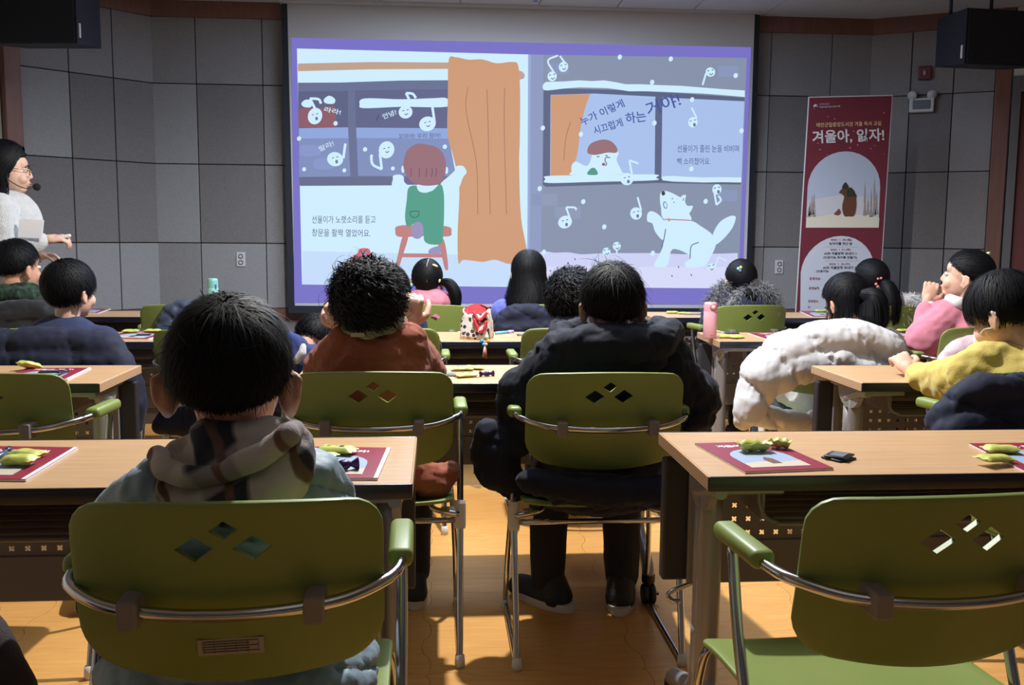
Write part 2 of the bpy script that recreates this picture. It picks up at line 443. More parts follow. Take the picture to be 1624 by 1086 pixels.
leg_r = [tubemesh(cm((s*.236, .225, .695), (s*.236, .19, .56), (s*.235, .13, .40), (s*.233, .06, .16), (s*.232, .018, .012)), .0095) for s in (-1, 1)]
leg_f = [tubemesh(cm((s*.150, .385, .425), (s*.19, .398, .428), (s*.213, .405, .40), (s*.226, .44, .20), (s*.231, .482, .022), (s*.232, .47, .011), (s*.232, .40, .011), (s*.232, .10, .011), (s*.232, .03, .011)), .0085) for s in (-1, 1)]
cross_me = tubemesh([(-.234, .125, .385), (.234, .125, .385)], .008)
rail_me = [tubemesh(cm((s*.15, .388, .425), (s*.15, .25, .424), (s*.16, .13, .418), (s*.232, .118, .405)), .008) for s in (-1, 1)]
def clamp_mesh(s):
    bm = bmesh.new(); box(bm, s*.122-.0135, s*.122+.0135, -.048, .016, .664, .704, .004); return bm_mesh(bm)
clamp_mes = [clamp_mesh(-1), clamp_mesh(1)]
def joint_mesh(s):
    bm = bmesh.new(); P = Matrix.Translation((s*.2345, .131, .40)) @ Euler((-.27, 0, 0)).to_matrix().to_4x4()
    lathe(bm, [(0, -.04), (.0145, -.04), (.0165, -.03), (.0165, .03), (.0145, .04), (0, .04)], 14, P)
    box(bm, s*.195-.015, s*.195+.03 if s > 0 else s*.195+.015, .115, .147, .396, .420, .004); bmesh.ops.recalc_face_normals(bm, faces=bm.faces)
    return bm_mesh(bm)
joint_mes = [joint_mesh(-1), joint_mesh(1)]
cap_mes = [lathemesh([(0, 0), (.014, 0), (.0145, .012), (.0125, .034), (.0, .034)], 14, Matrix.Translation((s*.232, y, 0))) for s in (-1, 1) for y in (.018,)]
cap_mes += [lathemesh([(0, 0), (.011, 0), (.0115, .006), (.009, .022), (0, .022)], 12, Matrix.Translation((s*.232, .468, 0))) for s in (-1, 1)]
def make_chair(label):
    t = thing('classroom_chair', label, 'chair', group='lime plastic armchairs at the desks')
    link('backrest', back_me, M_GREEN, t); link('seat', seat_me, M_GREEN, t)
    link('back_bar', bar_me, M_CHROME, t)
    for k in (0, 1):
        link('armrest', arm_mes[k], M_GREEN, t); link('rear_leg', leg_r[k], M_CHROME, t); link('front_leg', leg_f[k], M_CHROME, t)
        link('seat_rail', rail_me[k], M_CHROME, t); link('clamp', clamp_mes[k], M_GREYPL, t); link('joint', joint_mes[k], M_CAP, t)
    link('crossbar', cross_me, M_CHROME, t)
    for c in cap_mes: link('foot_cap', c, M_CAP, t)
    return t
chair0 = make_chair('x'); _first = [True]
def chair(x, y, rz, label):
    if _first[0]:
        _first[0] = False; chair0.location = (x, y, 0); chair0.rotation_euler = (0, 0, rz); chair0['label'] = label; return chair0
    return dup(chair0, (x, y, 0), rz, label)
CH = {}
CH['front_boy'] = chair(-.288, 1.285, .02, 'lime green chair whose back carries a small white sticker')
CH['empty_r'] = chair(.735, 1.265, .07, 'empty lime green chair pulled out beside a bare desk end, seat showing')
CH['empty_l'] = chair(-1.16, 2.49, -.03, 'empty lime green chair at the desk with the yellow snack and pen')
CH['orange'] = chair(-.168, 2.49, 0, 'lime green chair of the person in the rust orange coat')
CH['black'] = chair(.452, 2.46, 0, 'lime green chair with a long black padded coat squeezed behind it')
CH['yellow'] = chair(1.72, 2.47, .12, 'lime green chair under the navy jacket of the person in yellow')
CH['navy'] = chair(-1.50, 3.62, -.05, 'lime green chair of the person in a navy T-shirt')
CH['blue'] = chair(-.86, 3.56, -.25, 'lime green chair of the person slumped in a royal blue top')
CH['blackjacket'] = chair(-.20, 3.66, 0, 'lime green chair of the person in a plain black jacket')
CH['curly'] = chair(.545, 3.66, 0, 'lime green chair of the person in a slate hooded top')
CH['white'] = chair(1.57, 3.62, -.10, 'lime green chair swamped by a cream white padded coat')
CH['pinkhood'] = chair(2.27, 3.72, .2, 'lime green chair of the person in a pink sweatshirt')
CH['camo'] = chair(-2.17, 4.72, -.05, 'lime green chair of the person with a dark green camouflage hood')
CH['coat'] = chair(-1.27, 4.85, 0, 'lime green chair holding only a slate blue padded jacket')
CH['pink'] = chair(-.045, 4.87, 0, 'lime green chair of the person in a pink jacket')
CH['violet'] = chair(.56, 4.90, 0, 'lime green chair of the person in a violet blue sweater')
CH['fur'] = chair(1.672, 4.90, .16, 'lime green chair in front of the grey fur trimmed hood')
CH['pony'] = chair(2.38, 4.88, 0, 'lime green chair with a white fluffy coat hung on its corner')
# sticker on the nearest chair
def sticker(ch):
    st = link('sticker', boxmesh(-.045, .045, -.0005, .0005, -.0125, .0125), mat('sticker_white', (168, 158, 152), .6), ch)
    x, z = .004, -.085; y = back_surf(x, z)[1]-.0068
    st.location = (x, y, BZ+z); st.rotation_euler = (math.atan(TILT), .03*-1, 0)
    bm = bmesh.new()
    for k in range(5): box(bm, -.037, .037-(.012 if k % 2 else 0), -.0012, -.0006, .0085-k*.004, .0098-k*.004)
    for k in range(6): box(bm, -.038+k*.015, -.0375+k*.015, -.0012, -.0006, -.0098, .0098)
    ln = link('printed_lines', bm_mesh(bm), mat('print_grey', (92, 84, 80), .7), st)
sticker(CH['front_boy'])

# ------------------------------------------------------------------ desk
TL, TD, TZ = 1.2, .43, .72
M_PLY = mat('ply_edge', (198, 164, 128), .5)
def ply_material():
    m = bpy.data.materials.new('layered_edge'); m.use_nodes = True; nt = m.node_tree; b = nt.nodes['Principled BSDF']
    t = nt.nodes.new('ShaderNodeTexCoord'); s = nt.nodes.new('ShaderNodeSeparateXYZ'); nt.links.new(t.outputs['Object'], s.inputs[0])
    w = nt.nodes.new('ShaderNodeMath'); w.operation = 'MULTIPLY'; w.inputs[1].default_value = 2*math.pi/.0066; nt.links.new(s.outputs['Z'], w.inputs[0])
    q = nt.nodes.new('ShaderNodeMath'); q.operation = 'SINE'; nt.links.new(w.outputs[0], q.inputs[0])
    r = nt.nodes.new('ShaderNodeValToRGB'); r.color_ramp.elements[0].position = .0; r.color_ramp.elements[1].position = .25
    r.color_ramp.elements[0].color = rgb(112, 84, 62); r.color_ramp.elements[1].color = rgb(196, 160, 124)
    mr = nt.nodes.new('ShaderNodeMapRange'); mr.inputs[1].default_value = -1; mr.inputs[2].default_value = 1
    nt.links.new(q.outputs[0], mr.inputs[0]); nt.links.new(mr.outputs[0], r.inputs[0]); nt.links.new(r.outputs[0], b.inputs['Base Color'])
    b.inputs['Roughness'].default_value = .5
    return m
M_PLY2 = ply_material()
TT = .027
top_me = boxmesh(.003, TL-.003, .006, TD-.006, TZ-TT, TZ, .0015, 1)
end_mes = [boxmesh(x0, x1, .0055, TD-.0055, TZ-TT-.001, TZ-.0005, .001, 1) for x0, x1 in ((0, .003), (TL-.003, TL))]
def black_edge(y0, y1):
    bm = bmesh.new(); box(bm, .0005, TL-.0005, y0, y1, TZ-TT-.003, TZ+.0004, .0028, seg=3); return bm_mesh(bm, smooth=True)
edge_mes = [black_edge(0, .006), black_edge(TD-.006, TD)]
def perforated(x0, x1, z0, z1, p, y, th=.0015):
    """sheet with a grid of four-lobed holes"""
    nx, nz = int(round((x1-x0)/p)), int(round((z1-z0)/p)); px, pz = (x1-x0)/nx, (z1-z0)/nz
    hole = []
    for k in range(16):
        a = 2*math.pi*k/16; r = (.0075 if k % 4 == 2 else (.0066 if k % 4 in (1, 3) else .0034)); hole.append((r*math.cos(a), r*math.sin(a)))
    sq = []
    for k in range(16):
        a = 2*math.pi*k/16; c, s = math.cos(a), math.sin(a); q = max(abs(c), abs(s)); sq.append((c/q*px/2, s/q*pz/2))
    V, Fc = [], []
    for i in range(nx):
        for j in range(nz):
            cx, cz = x0+(i+.5)*px, z0+(j+.5)*pz; b = len(V)
            V += [(cx+a, y, cz+c) for a, c in sq]+[(cx+a, y, cz+c) for a, c in hole]
            Fc += [(b+k, b+(k+1) % 16, b+16+(k+1) % 16, b+16+k) for k in range(16)]
    return modded(me_from('perf', V, Fc), [('WELD', {'merge_threshold': .0001}), ('SOLIDIFY', {'thickness': th, 'offset': 0})])
PY = TD-.075   # depth of the front panel
perf_me = perforated(.085, TL-.085, .475, .575, .0345, PY)
def panel_frame():
    bm = bmesh.new()
    box(bm, .075, TL-.075, PY-.006, PY+.006, .370, .475, .003); box(bm, .075, TL-.075, PY-.006, PY+.006, .575, .665, .003)
    box(bm, .06, .0865, PY-.006, PY+.006, .37, .665, .003); box(bm, TL-.0865, TL-.06, PY-.006, PY+.006, .37, .665, .003)
    return bm_mesh(bm)
frame_me = panel_frame()
def panel_end(s):
    bm = bmesh.new(); x = .018 if s < 0 else TL-.018
    box(bm, x-.014, x+.050 if s < 0 else x+.014, PY+.012, PY+.050, .372, .668, .006) if s < 0 else box(bm, x-.050, x+.014, PY+.012, PY+.050, .372, .668, .006)
    return bm_mesh(bm)
pend_mes = [panel_end(-1), panel_end(1)]
def tray_mesh():
    bm = bmesh.new()
    zt = .600
    box(bm, .16, TL-.16, .085, PY-.02, zt-.002, zt+.001)
    for k in range(5): box(bm, .17, TL-.17, .10+.045*k, .105+.045*k, zt+.001, zt+.006, .001)
    loop = catmull([(.135, .09, .668), (.137, .09, .64), (.15, .088, .612), (.175, .086, .600), (.215, .085, .597), (.6, .085, .597), (TL-.215, .085, .597), (TL-.175, .086, .600), (TL-.15, .088, .612), (TL-.137, .09, .64), (TL-.135, .09, .668)], 5)
    tube(bm, loop, .004, 8)
    for x in (.145, TL-.145):
        box(bm, x-.004, x+.004, .09, PY-.02, .605, .665, .002)
    bmesh.ops.recalc_face_normals(bm, faces=bm.faces)
    return bm_mesh(bm)
tray_me = tray_mesh()
def slot_lip():
    return perforated(.20, TL-.20, .628, .664, .034, PY-.022)
lip_me = slot_lip()
def bracket(s):
    """grey cheek plate under the end of the top"""
    x = .036 if s < 0 else TL-.036; bm = bmesh.new()
    prof = [(.045, .693), (.05, .675)]+[(.16-.085*math.cos(a), .672-.062*math.sin(a)) for a in [k*math.pi/10 for k in range(11)]]+[(.30, .672), (.335, .68), (.34, .693)]
    va = [bm.verts.new((x-.008, y, z)) for y, z in prof]; vb = [bm.verts.new((x+.008, y, z)) for y, z in prof]
    n = len(prof)
    for k in range(n): bm.faces.new((va[k], va[(k+1) % n], vb[(k+1) % n], vb[k]))
    bm.faces.new(va[::-1]); bm.faces.new(vb)
    tube(bm, catmull([(x, .03, .678), (x, .08, .672), (x-.0, .15, .650), (x, .19, .640)], 5), .013, 10)
    box(bm, x-.012 if s < 0 else x-.14, x+.14 if s < 0 else x+.012, .055, .085, .668, .690, .004)
    bmesh.ops.recalc_face_normals(bm, faces=bm.faces)
    return bm_mesh(bm)
brk_mes = [bracket(-1), bracket(1)]
def leg_mesh(s):
    x = .052 if s < 0 else TL-.052; bm = bmesh.new()
    tube(bm, [(x, .150, z) for z in (.66, .6, .5, .4, .30, .2, .16)], .0255, 18)
    tube(bm, [(x, .205, z) for z in (.625, .5, .4, .30, .2, .16)], .019, 14)
    bmesh.ops.recalc_face_normals(bm, faces=bm.faces); return bm_mesh(bm, smooth=True)
def foot_mesh(s):
    x = .052 if s < 0 else TL-.052; bm = bmesh.new()
    tube(bm, catmull([(x, .150, .36), (x, .150, .27), (x, .135, .215), (x, .085, .175), (x, .02, .145), (x, -.03, .115), (x, -.042, .085)], 6), .0205, 14)
    tube(bm, catmull([(x, .205, .33), (x, .206, .24), (x, .225, .185), (x, .28, .155), (x, .36, .130), (x, .41, .108), (x, .42, .085)], 6), .0205, 14)
    bmesh.ops.recalc_face_normals(bm, faces=bm.faces); return bm_mesh(bm, smooth=True)
leg_mes = [leg_mesh(-1), leg_mesh(1)]; foot_mes = [foot_mesh(-1), foot_mesh(1)]
def caster_mesh(x, y):
    bm = bmesh.new()
    lathe(bm, [(0, .07), (.021, .07), (.022, .078), (.022, .096), (0, .096)], 16, Matrix.Translation((x, y, 0)))
    for d in (-.012, .012):
        lathe(bm, [(0, -.009), (.028, -.009), (.033, -.006), (.033, .006), (.028, .009), (0, .009)], 22, Matrix.Translation((x+d, y-.006, .033)) @ Euler((0, math.pi/2, 0)).to_matrix().to_4x4())
    box(bm, x-.004, x+.004, y-.02, y+.012, .03, .075, .002); box(bm, x+.021, x+.034, y-.012, y+.002, .028, .036, .002)
    bmesh.ops.recalc_face_normals(bm, faces=bm.faces); return bm_mesh(bm)
cast_mes = [caster_mesh(x, y) for x in (.052, TL-.052) for y in (-.042, .42)]
def hook_mesh(s):
    x = .052 if s < 0 else TL-.052
    return tubemesh(catmull([(x-.03*-s*-1, PY+.0, .372), (x-.035, PY-.01, .35), (x-.03, PY-.02, .335), (x-.012, PY-.022, .335)], 5), .006, 8)
hook_mes = [hook_mesh(-1), hook_mesh(1)]
def make_desk(label):
    t = thing('training_desk', label, 'desk', group='beech topped training desks in rows')
    link('table_top', top_me, M_WOOD, t)
    for k in (0, 1):
        link('end_edge', end_mes[k], M_PLY2, t); link('black_edge', edge_mes[k], M_BLACKEDGE, t)
        link('panel_end', pend_mes[k], M_PANELD, t); link('bracket', brk_mes[k], M_STEEL, t); link('leg', leg_mes[k], M_STEEL, t)
        link('foot', foot_mes[k], mat('foot_steel', (150, 156, 166), .3, .3), t); link('hook', hook_mes[k], M_CHROME, t)
    link('front_panel', frame_me, M_PANEL, t); link('perforated_panel', perf_me, M_PANEL, t)
    link('book_tray', tray_me, M_PANEL, t); link('tray_lip', lip_me, M_PANEL, t)
    for c in cast_mes: link('caster', c, M_RUBBER, t)
    return t
desk0 = make_desk('x'); _fd = [True]
def desk(x, y, rz, label):
    if _fd[0]:
        _fd[0] = False; desk0.location = (x, y, 0); desk0.rotation_euler = (0, 0, rz); desk0['label'] = label; return desk0
    return dup(desk0, (x, y, 0), rz, label)
desk(-.045-TL, 1.755, .0, 'desk with red booklets in front of the person in a pale blue coat')
desk(.533, 1.78, .0, 'desk facing an empty chair, red booklet and opened snack wrappers on it')
desk(-1.045-TL, 3.00, .0, 'desk with a pen and one yellow snack, empty chair drawn up to it')
desk(-.46, 2.975, 0, 'desk of the person in rust orange, strewn with green snack packets')
desk(1.382, 2.945, 0, 'desk the person in yellow leans an arm on')
desk(-1.06-TL, 4.16, 0, 'desk of the person in a navy T-shirt, snacks on a booklet')
desk(-.46, 4.16, 0, 'desk carrying a patterned bag with red lining')
desk(1.275, 4.15, -.03, 'desk carrying a pink insulated bottle')
desk(-1.02-TL, 5.40, 0, 'desk behind the mint green bottle, slate jacket before it')
desk(1.255, 5.40, -.02, 'desk near the banner, snacks at its bare corner')
desk(-.43, 5.42, 0, 'desk of the two people in pink and violet facing the screen')
# ------------------------------------------------------------------ projection screen and what it shows
SY = 7.47
def zone(x0, y0, s): return lambda p: (x0+p[0]/s, y0+p[1]/s)
Z0 = lambda p: p
Z3, Z4, Z5, Z6, Z7 = zone(440, 0, 4.06), zone(440, 220, 3.8775), zone(820, 50, 4.06), zone(820, 240, 4.06), zone(460, 80, 4.9346)
screen = thing('projection_screen', 'large pull-down projection screen lit with a picture book spread', 'screen', (at(825, 487, SY).x, SY, .55))
def on_screen(px, py, layer): 
    p = at(px, py, SY); return Vector((p.x, SY-.0035-.0007*layer, p.z))-screen.location
def poly_mesh(P):
    v = [tuple(p) for p in P]; t = tessellate_polygon([[Vector((p[0], p[2], 0)) for p in P]])
    return me_from('flat', v, [tuple(q) for q in t])
def S(name, pts, col, z=Z0, layer=1, smooth=True, n=5):
    pts = [z(p) for p in pts]
    if smooth: pts = [(p.x, p.y) for p in catmull([(a, b, 0) for a, b in pts], n, True)]
    return link(name, poly_mesh([on_screen(a, b, layer) for a, b in pts]), glow(col), screen)
def K(name, pts, w, col, z=Z0, layer=5, smooth=True):
    """pen stroke, w in photograph pixels"""
    pts = [z(p) for p in pts]
    if smooth and len(pts) > 2: pts = [(p.x, p.y) for p in catmull([(a, b, 0) for a, b in pts], 5)]
    V, Fc = [], []
    for i, (a, b) in enumerate(pts):
        a0, b0 = pts[max(i-1, 0)]; a1, b1 = pts[min(i+1, len(pts)-1)]; L = math.hypot(a1-a0, b1-b0) or 1
        nx, ny = -(b1-b0)/L*w/2, (a1-a0)/L*w/2
        V += [on_screen(a+nx, b+ny, layer), on_screen(a-nx, b-ny, layer)]
    for i in range(len(pts)-1): Fc.append((2*i, 2*i+1, 2*i+3, 2*i+2))
    return link(name, me_from('stroke', V, Fc), glow(col), screen)
def Wv(name, wavy, rest, col, z=Z0, layer=1):
    return S(name, [(p.x, p.y) for p in catmull([(a, b, 0) for a, b in wavy], 5)]+list(rest), col, z, layer, False)
def Q(name, pts, col, z=Z0, layer=1): return S(name, pts, col, z, layer, False)
def E_(name, c, rx, ry, col, z=Z0, layer=2, rot=0, n=18):
    return Q(name, [(c[0]+rx*math.cos(a)*math.cos(rot)-ry*math.sin(a)*math.sin(rot), c[1]+rx*math.cos(a)*math.sin(rot)+ry*math.sin(a)*math.cos(rot)) for a in [2*math.pi*k/n for k in range(n)]], col, z, layer)
_FONT = {}
def text_mesh(s, bold=0.0):
    cu = bpy.data.curves.new('t', 'FONT'); cu.body = s; cu.size = 1; cu.offset = bold; cu.resolution_u = 3
    o = bpy.data.objects.new('t', cu); WORK.collection.objects.link(o); WORK.view_layers[0].update(); dg = WORK.view_layers[0].depsgraph; dg.update()
    me = bpy.data.meshes.new_from_object(o.evaluated_get(dg)); bpy.data.objects.remove(o)
    co = np.empty(len(me.vertices)*3); me.vertices.foreach_get('co', co); co = co.reshape(-1, 3)
    return me, co
def T(s, p0, p1, h, col, z=Z0, layer=8, bold=.0, name='projected_text'):
    """line of writing from baseline point p0 to p1, letters h pixels tall"""
    me, co = text_mesh(s, bold)
    if len(co) == 0: return
    mn, mx = co.min(0), co.max(0); p0, p1 = z(p0), z(p1)
    dx, dy = p1[0]-p0[0], p1[1]-p0[1]; L = math.hypot(dx, dy); ux, uy = dx/L, dy/L
    new = []
    for c in co:
        u = (c[0]-mn[0])/(mx[0]-mn[0])*L; v = (c[1]-mn[1])/(mx[1]-mn[1])*h
        new.append(on_screen(p0[0]+ux*u+uy*v, p0[1]+uy*u-ux*v, layer))
    me.vertices.foreach_set('co', np.array([tuple(c) for c in new]).ravel()); me.update()
    return link(name, me, glow(col), screen)

# the screen itself
def slab_px(name, quad, y0, y1, m, bev=0):
    a = [at(px, py, SY) for px, py in quad]
    v = [(p.x, y0, p.z) for p in a]+[(p.x, y1, p.z) for p in a]
    me = me_from(name, [Vector(p)-screen.location for p in v], [(0, 1, 2, 3), (7, 6, 5, 4), (0, 4, 5, 1), (1, 5, 6, 2), (2, 6, 7, 3), (3, 7, 4, 0)])
    bm = bmesh.new(); bm.from_mesh(me); bmesh.ops.recalc_face_normals(bm, faces=bm.faces)
    return link(name, bm_mesh(bm), m, screen)
M_SCR = mat('screen_cloth', (182, 184, 190), .9)
slab_px('screen_cloth', [(455, 6), (1198, 23), (1182, 489), (467.5, 484.5)], SY-.001, SY+.002, M_SCR)
slab_px('black_border', [(446, 5), (455.5, 6), (468, 496), (457, 495)], SY-.002, SY+.003, M_BLACK)
slab_px('black_border', [(1197, 23), (1205, 24), (1189, 499), (1181, 498)], SY-.002, SY+.003, M_BLACK)
slab_px('bottom_bar', [(458, 484.5), (1189, 489), (1189, 500), (458, 496)], SY-.02, SY+.02, M_BLACK)
slab_px('screen_case', [(443, -9), (1208, 6), (1207, 23), (444, 5.5)], SY-.07, SY+.07, mat('case_white', (178, 182, 190), .6))
bkt = thing('ceiling_projector_mount', 'small black bracket hanging from the ceiling above the screen', 'bracket', (at(850, 2, 6.6).x, 6.6, CEIL_Z-.12))
link('plate', boxmesh(-.12, .12, -.04, .04, .0, .12, .004), mat('dark_navy', (24, 32, 58), .5), bkt)
link('stem', boxmesh(-.010, .012, -.01, .01, -.035, .0, .002), MATS['dark_navy'], bkt)
link('knob', lathemesh([(0, -.045), (.016, -.044), (.016, -.034), (0, -.033)], 14), MATS['dark_navy'], bkt)

WHT, PUR, FRM, CUR, LBL = (206, 236, 252), (120, 113, 197), (98, 102, 136), (205, 153, 116), (168, 192, 234)
GRY, INK, SNO = (134, 145, 170), (74, 82, 128), (204, 208, 244)
Q('projected_border', [(462, 60), (840, 67.7), (1191, 75), (1176, 483), (467, 480)], PUR, layer=0)
Q('projected_page', [(471, 77), (838, 86.5), (836, 455), (479, 451)], WHT, layer=1)
# left page: pole, window, panes
Q('projected_pole', [(132, 410), (600, 400), (1100, 403), (1100, 444), (600, 447), (132, 459)], (190, 160, 140), Z3, 2)
S('projected_pole_end', [(1545, 460), (1575, 462), (1592, 485), (1580, 508), (1545, 508)], (190, 160, 150), Z3, 2)
Q('projected_window_frame', [(132, 533), (400, 532), (800, 519), (1100, 517), (1110, 1190), (141, 1190)], (104, 112, 146), Z3, 2)
Q('projected_window_frame', [(139, 235), (760, 240), (830, 245), (830, 275), (700, 287), (139, 290)], (102, 106, 140), Z4, 3)
Q('projected_dusk_pane', [(136, 590), (455, 585), (455, 822), (138, 826)], (92, 98, 132), Z3, 3)
Q('projected_dusk_pane', [(500, 583), (1095, 575), (1095, 826), (505, 823)], (96, 100, 136), Z3, 3)
Q('projected_rooftops', [(136, 700), (200, 690), (250, 700), (370, 680), (382, 820), (138, 822)], (140, 92, 104), Z3, 4)
Q('projected_rail', [(138, 826), (455, 820), (458, 890), (139, 893)], (142, 166, 218), Z3, 4)
Q('projected_rail', [(507, 822), (1096, 826), (1105, 893), (510, 889)], (142, 166, 218), Z3, 4)
Q('projected_lower_pane', [(139, 893), (458, 889), (470, 1135), (140, 1140)], (128, 142, 188), Z3, 4)
Q('projected_lower_pane', [(511, 889), (1105, 893), (1150, 1135), (520, 1133)], (128, 142, 188), Z3, 4)
for c in ((210, 970), (300, 1055)):
    S('projected_brick', [(c[0]-55, c[1]-30), (c[0]+50, c[1]-30), (c[0]+60, c[1]+30), (c[0]-55, c[1]+30)], (136, 150, 200), Z3, 5)
S('projected_snow_cap', [(530, 675), (560, 635), (800, 640), (1000, 633), (1090, 634), (1090, 688), (800, 688), (560, 697)], WHT, Z3, 5)
S('projected_snow_cap', [(155, 665), (185, 642), (225, 655), (215, 690), (170, 688)], WHT, Z3, 5)
S('projected_snow_cap', [(300, 640), (335, 617), (372, 640), (362, 668), (310, 665)], WHT, Z3, 5)
def note(head, rx, ry, rot, stem, flag, z, face=0, w=4.0, lay=6):
    for pts, ww in ((stem, w), (flag, w)):
        if pts: K('projected_note_stem', pts, ww, WHT, z, lay)
    s = 4.06
    E_('projected_note', head, rx, ry, WHT, z, lay+1, rot)
    fx, fy = head
    if face == 0: K('projected_smile', [(fx-6, fy+10), (fx+4, fy+18), (fx+16, fy+8)], 1.2, INK, z, lay+2)
    else: E_('projected_mouth', (fx+10, fy+16), 9, 12, (104, 118, 160), z, lay+2)
    for k, (dx, dy) in enumerate(((-14, -8), (14, -14))): K('projected_eye', [(fx+dx-6, fy+dy+2), (fx+dx+6, fy+dy-3)], 1.2, INK, z, lay+2)
note((243, 748), 46, 54, .3, [(243, 700), (210, 635)], [(210, 635), (265, 640), (282, 668)], Z3, 1)
note((825, 722), 45, 42, -.2, [(848, 640), (828, 600)], [(828, 600), (870, 605), (892, 632)], Z3)
note((966, 798), 54, 47, -.3, [(1012, 790), (998, 690)], None, Z3)
note((372, 1025), 52, 46, .2, [(425, 1020), (438, 925)], None, Z3, 1)
note((703, 965), 50, 56, .3, [(660, 990), (672, 1090)], [(672, 1090), (615, 1060), (605, 1010), (612, 998)], Z3)
K('projected_tick', [(637, 778), (652, 740)], 1.4, (70, 70, 96), Z3, 6)
for c in ((140, 893), (565, 962), (1078, 945), (375, 795)): E_('projected_snowflake', c, 14, 15, WHT, Z3, 7, .4, 10)
for c in ((165, 188), (412, 195), (710, 183)): E_('projected_snowflake', c, 12, 13, WHT, Z4, 7, .4, 10)
# curtain
S('projected_curtain', [(1103, 385), (1150, 370), (1230, 385), (1320, 384), (1410, 408), (1510, 400), (1550, 425), (1562, 600), (1560, 900), (1556, 1056), (1568, 1400), (1610, 1680), (1500, 1700), (1400, 1672), (1320, 1685), (1200, 1672), (1165, 1690), (1160, 1500), (1170, 1200), (1130, 1000), (1095, 860), (1098, 600)], CUR, Z3, 6)
for a, b, c in (((1225, 562), (1215, 720), (1280, 1050)), ((1348, 575), (1356, 800), (1360, 1050)), ((1462, 565), (1460, 800), (1465, 1050))):
    K('projected_curtain_fold', [a, b, c, (c[0]+10, c[1]+330)], 1.2, (162, 116, 94), Z3, 7)

# child at the window
S('projected_arm', [(710, 250), (712, 228), (745, 220), (775, 232), (780, 265), (805, 300), (795, 400), (740, 340), (705, 290)], WHT, Z4, 7)
S('projected_arm', [(1000, 285), (1060, 225), (1090, 195), (1100, 170), (1140, 168), (1163, 205), (1140, 240), (1110, 310), (1040, 345)], WHT, Z4, 7)
S('projected_stool_seat', [(725, 570), (745, 535), (900, 530), (1050, 540), (1070, 575), (1050, 600), (900, 598), (750, 603)], (190, 128, 126), Z4, 7)
for pts in ([(770, 600), (805, 600), (770, 720), (745, 790), (722, 785), (735, 740)], [(1000, 600), (1030, 640), (1050, 790), (1030, 800), (1010, 720), (985, 640)]):
    S('projected_stool_leg', pts, (190, 128, 126), Z4, 6)
Q('projected_stool_bar', [(770, 704), (1015, 706), (1015, 730), (765, 728)], (190, 128, 126), Z4, 6)
S('projected_overalls', [(808, 300), (870, 290), (940, 325), (1000, 280), (1022, 330), (1025, 450), (1020, 560), (1010, 640), (950, 650), (905, 630), (895, 570), (850, 520), (800, 540), (785, 480), (795, 380)], (82, 156, 136), Z4, 8)
S('projected_collar', [(858, 285), (900, 280), (942, 290), (935, 325), (900, 332), (868, 320)], WHT, Z4, 9)
K('projected_pocket', [(815, 448), (868, 446), (865, 475), (840, 484), (820, 472), (815, 448)], 1.4, (54, 110, 100), Z4, 9)
S('projected_foot', [(825, 540), (860, 510), (892, 530), (895, 590), (865, 615), (830, 600)], (150, 146, 186), Z4, 9)
S('projected_foot', [(935, 680), (990, 660), (1008, 690), (990, 708), (935, 708)], (150, 146, 186), Z4, 9)
E_('projected_ear', (772, 188), 10, 22, WHT, Z4, 8); E_('projected_ear', (1040, 195), 10, 22, WHT, Z4, 8)
S('projected_hair', [(775, 150), (800, 70), (860, 32), (925, 38), (990, 60), (1030, 120), (1034, 200), (1005, 270), (950, 288), (880, 285), (820, 260), (785, 210)], (150, 108, 118), Z4, 10)
for x in (820, 872, 915, 950, 975): K('projected_hair_line', [(x, 180), (x+3, 205), (x-3, 235)], 1.2, (112, 76, 92), Z4, 11)
S('projected_hat', [(465, 725), (490, 705), (510, 675), (560, 676), (580, 710), (598, 720), (592, 760), (470, 760)], (206, 104, 116), Z4, 8)
Q('projected_hat_patch', [(518, 690), (548, 690), (548, 714), (518, 714)], (150, 130, 170), Z4, 9)
Q('projected_floor_band', [(155, 690), (1450, 720), (1450, 905), (152, 895)], (196, 220, 250), Z4, 2)
# right page
Q('projected_wall', [(837.5, 86.5), (1184, 92), (1170.5, 457), (836, 455)], GRY, layer=1)
Q('projected_page_gutter', [(838, 86.6), (842, 86.6), (840, 420), (836, 455)], (150, 168, 214), layer=2)
Q('projected_page_gutter', [(842, 86.6), (862, 87), (858, 400), (840, 400)], (140, 152, 190), layer=2)
Q('projected_window_frame', [(170, 370), (210, 365), (600, 375), (1000, 395), (1465, 425), (1455, 700), (1440, 985), (900, 975), (185, 1000), (165, 985), (168, 700)], (92, 98, 130), Z5, 3)
Q('projected_snow_ledge', [(163, 360), (168, 340), (185, 325), (300, 322), (400, 315), (480, 320), (560, 315), (640, 328), (700, 340), (800, 340), (900, 345), (1050, 350), (1200, 362), (1330, 372), (1465, 380), (1465, 422), (1330, 410), (1200, 400), (1020, 392), (850, 385), (720, 385), (650, 374), (580, 365), (400, 360), (300, 368), (200, 380), (172, 378)], WHT, Z5, 4)
Q('projected_pane', [(215, 408), (500, 400), (890, 420), (885, 935), (212, 935)], LBL, Z5, 4)
Q('projected_pane', [(935, 425), (1463, 450), (1443, 955), (928, 945)], LBL, Z5, 4)
Q('projected_curtain', [(217, 410), (340, 406), (470, 404), (448, 460), (430, 520), (412, 600), (400, 680), (395, 740), (385, 800), (362, 870), (345, 925), (215, 928)], CUR, Z5, 5)
K('projected_curtain_fold', [(345, 580), (315, 680), (300, 830)], 1.2, (162, 116, 94), Z5, 6)
S('projected_body', [(350, 900), (352, 860), (380, 838), (450, 865), (480, 800), (460, 790), (640, 770), (640, 830), (672, 900), (660, 920), (360, 925)], WHT, Z5, 6)
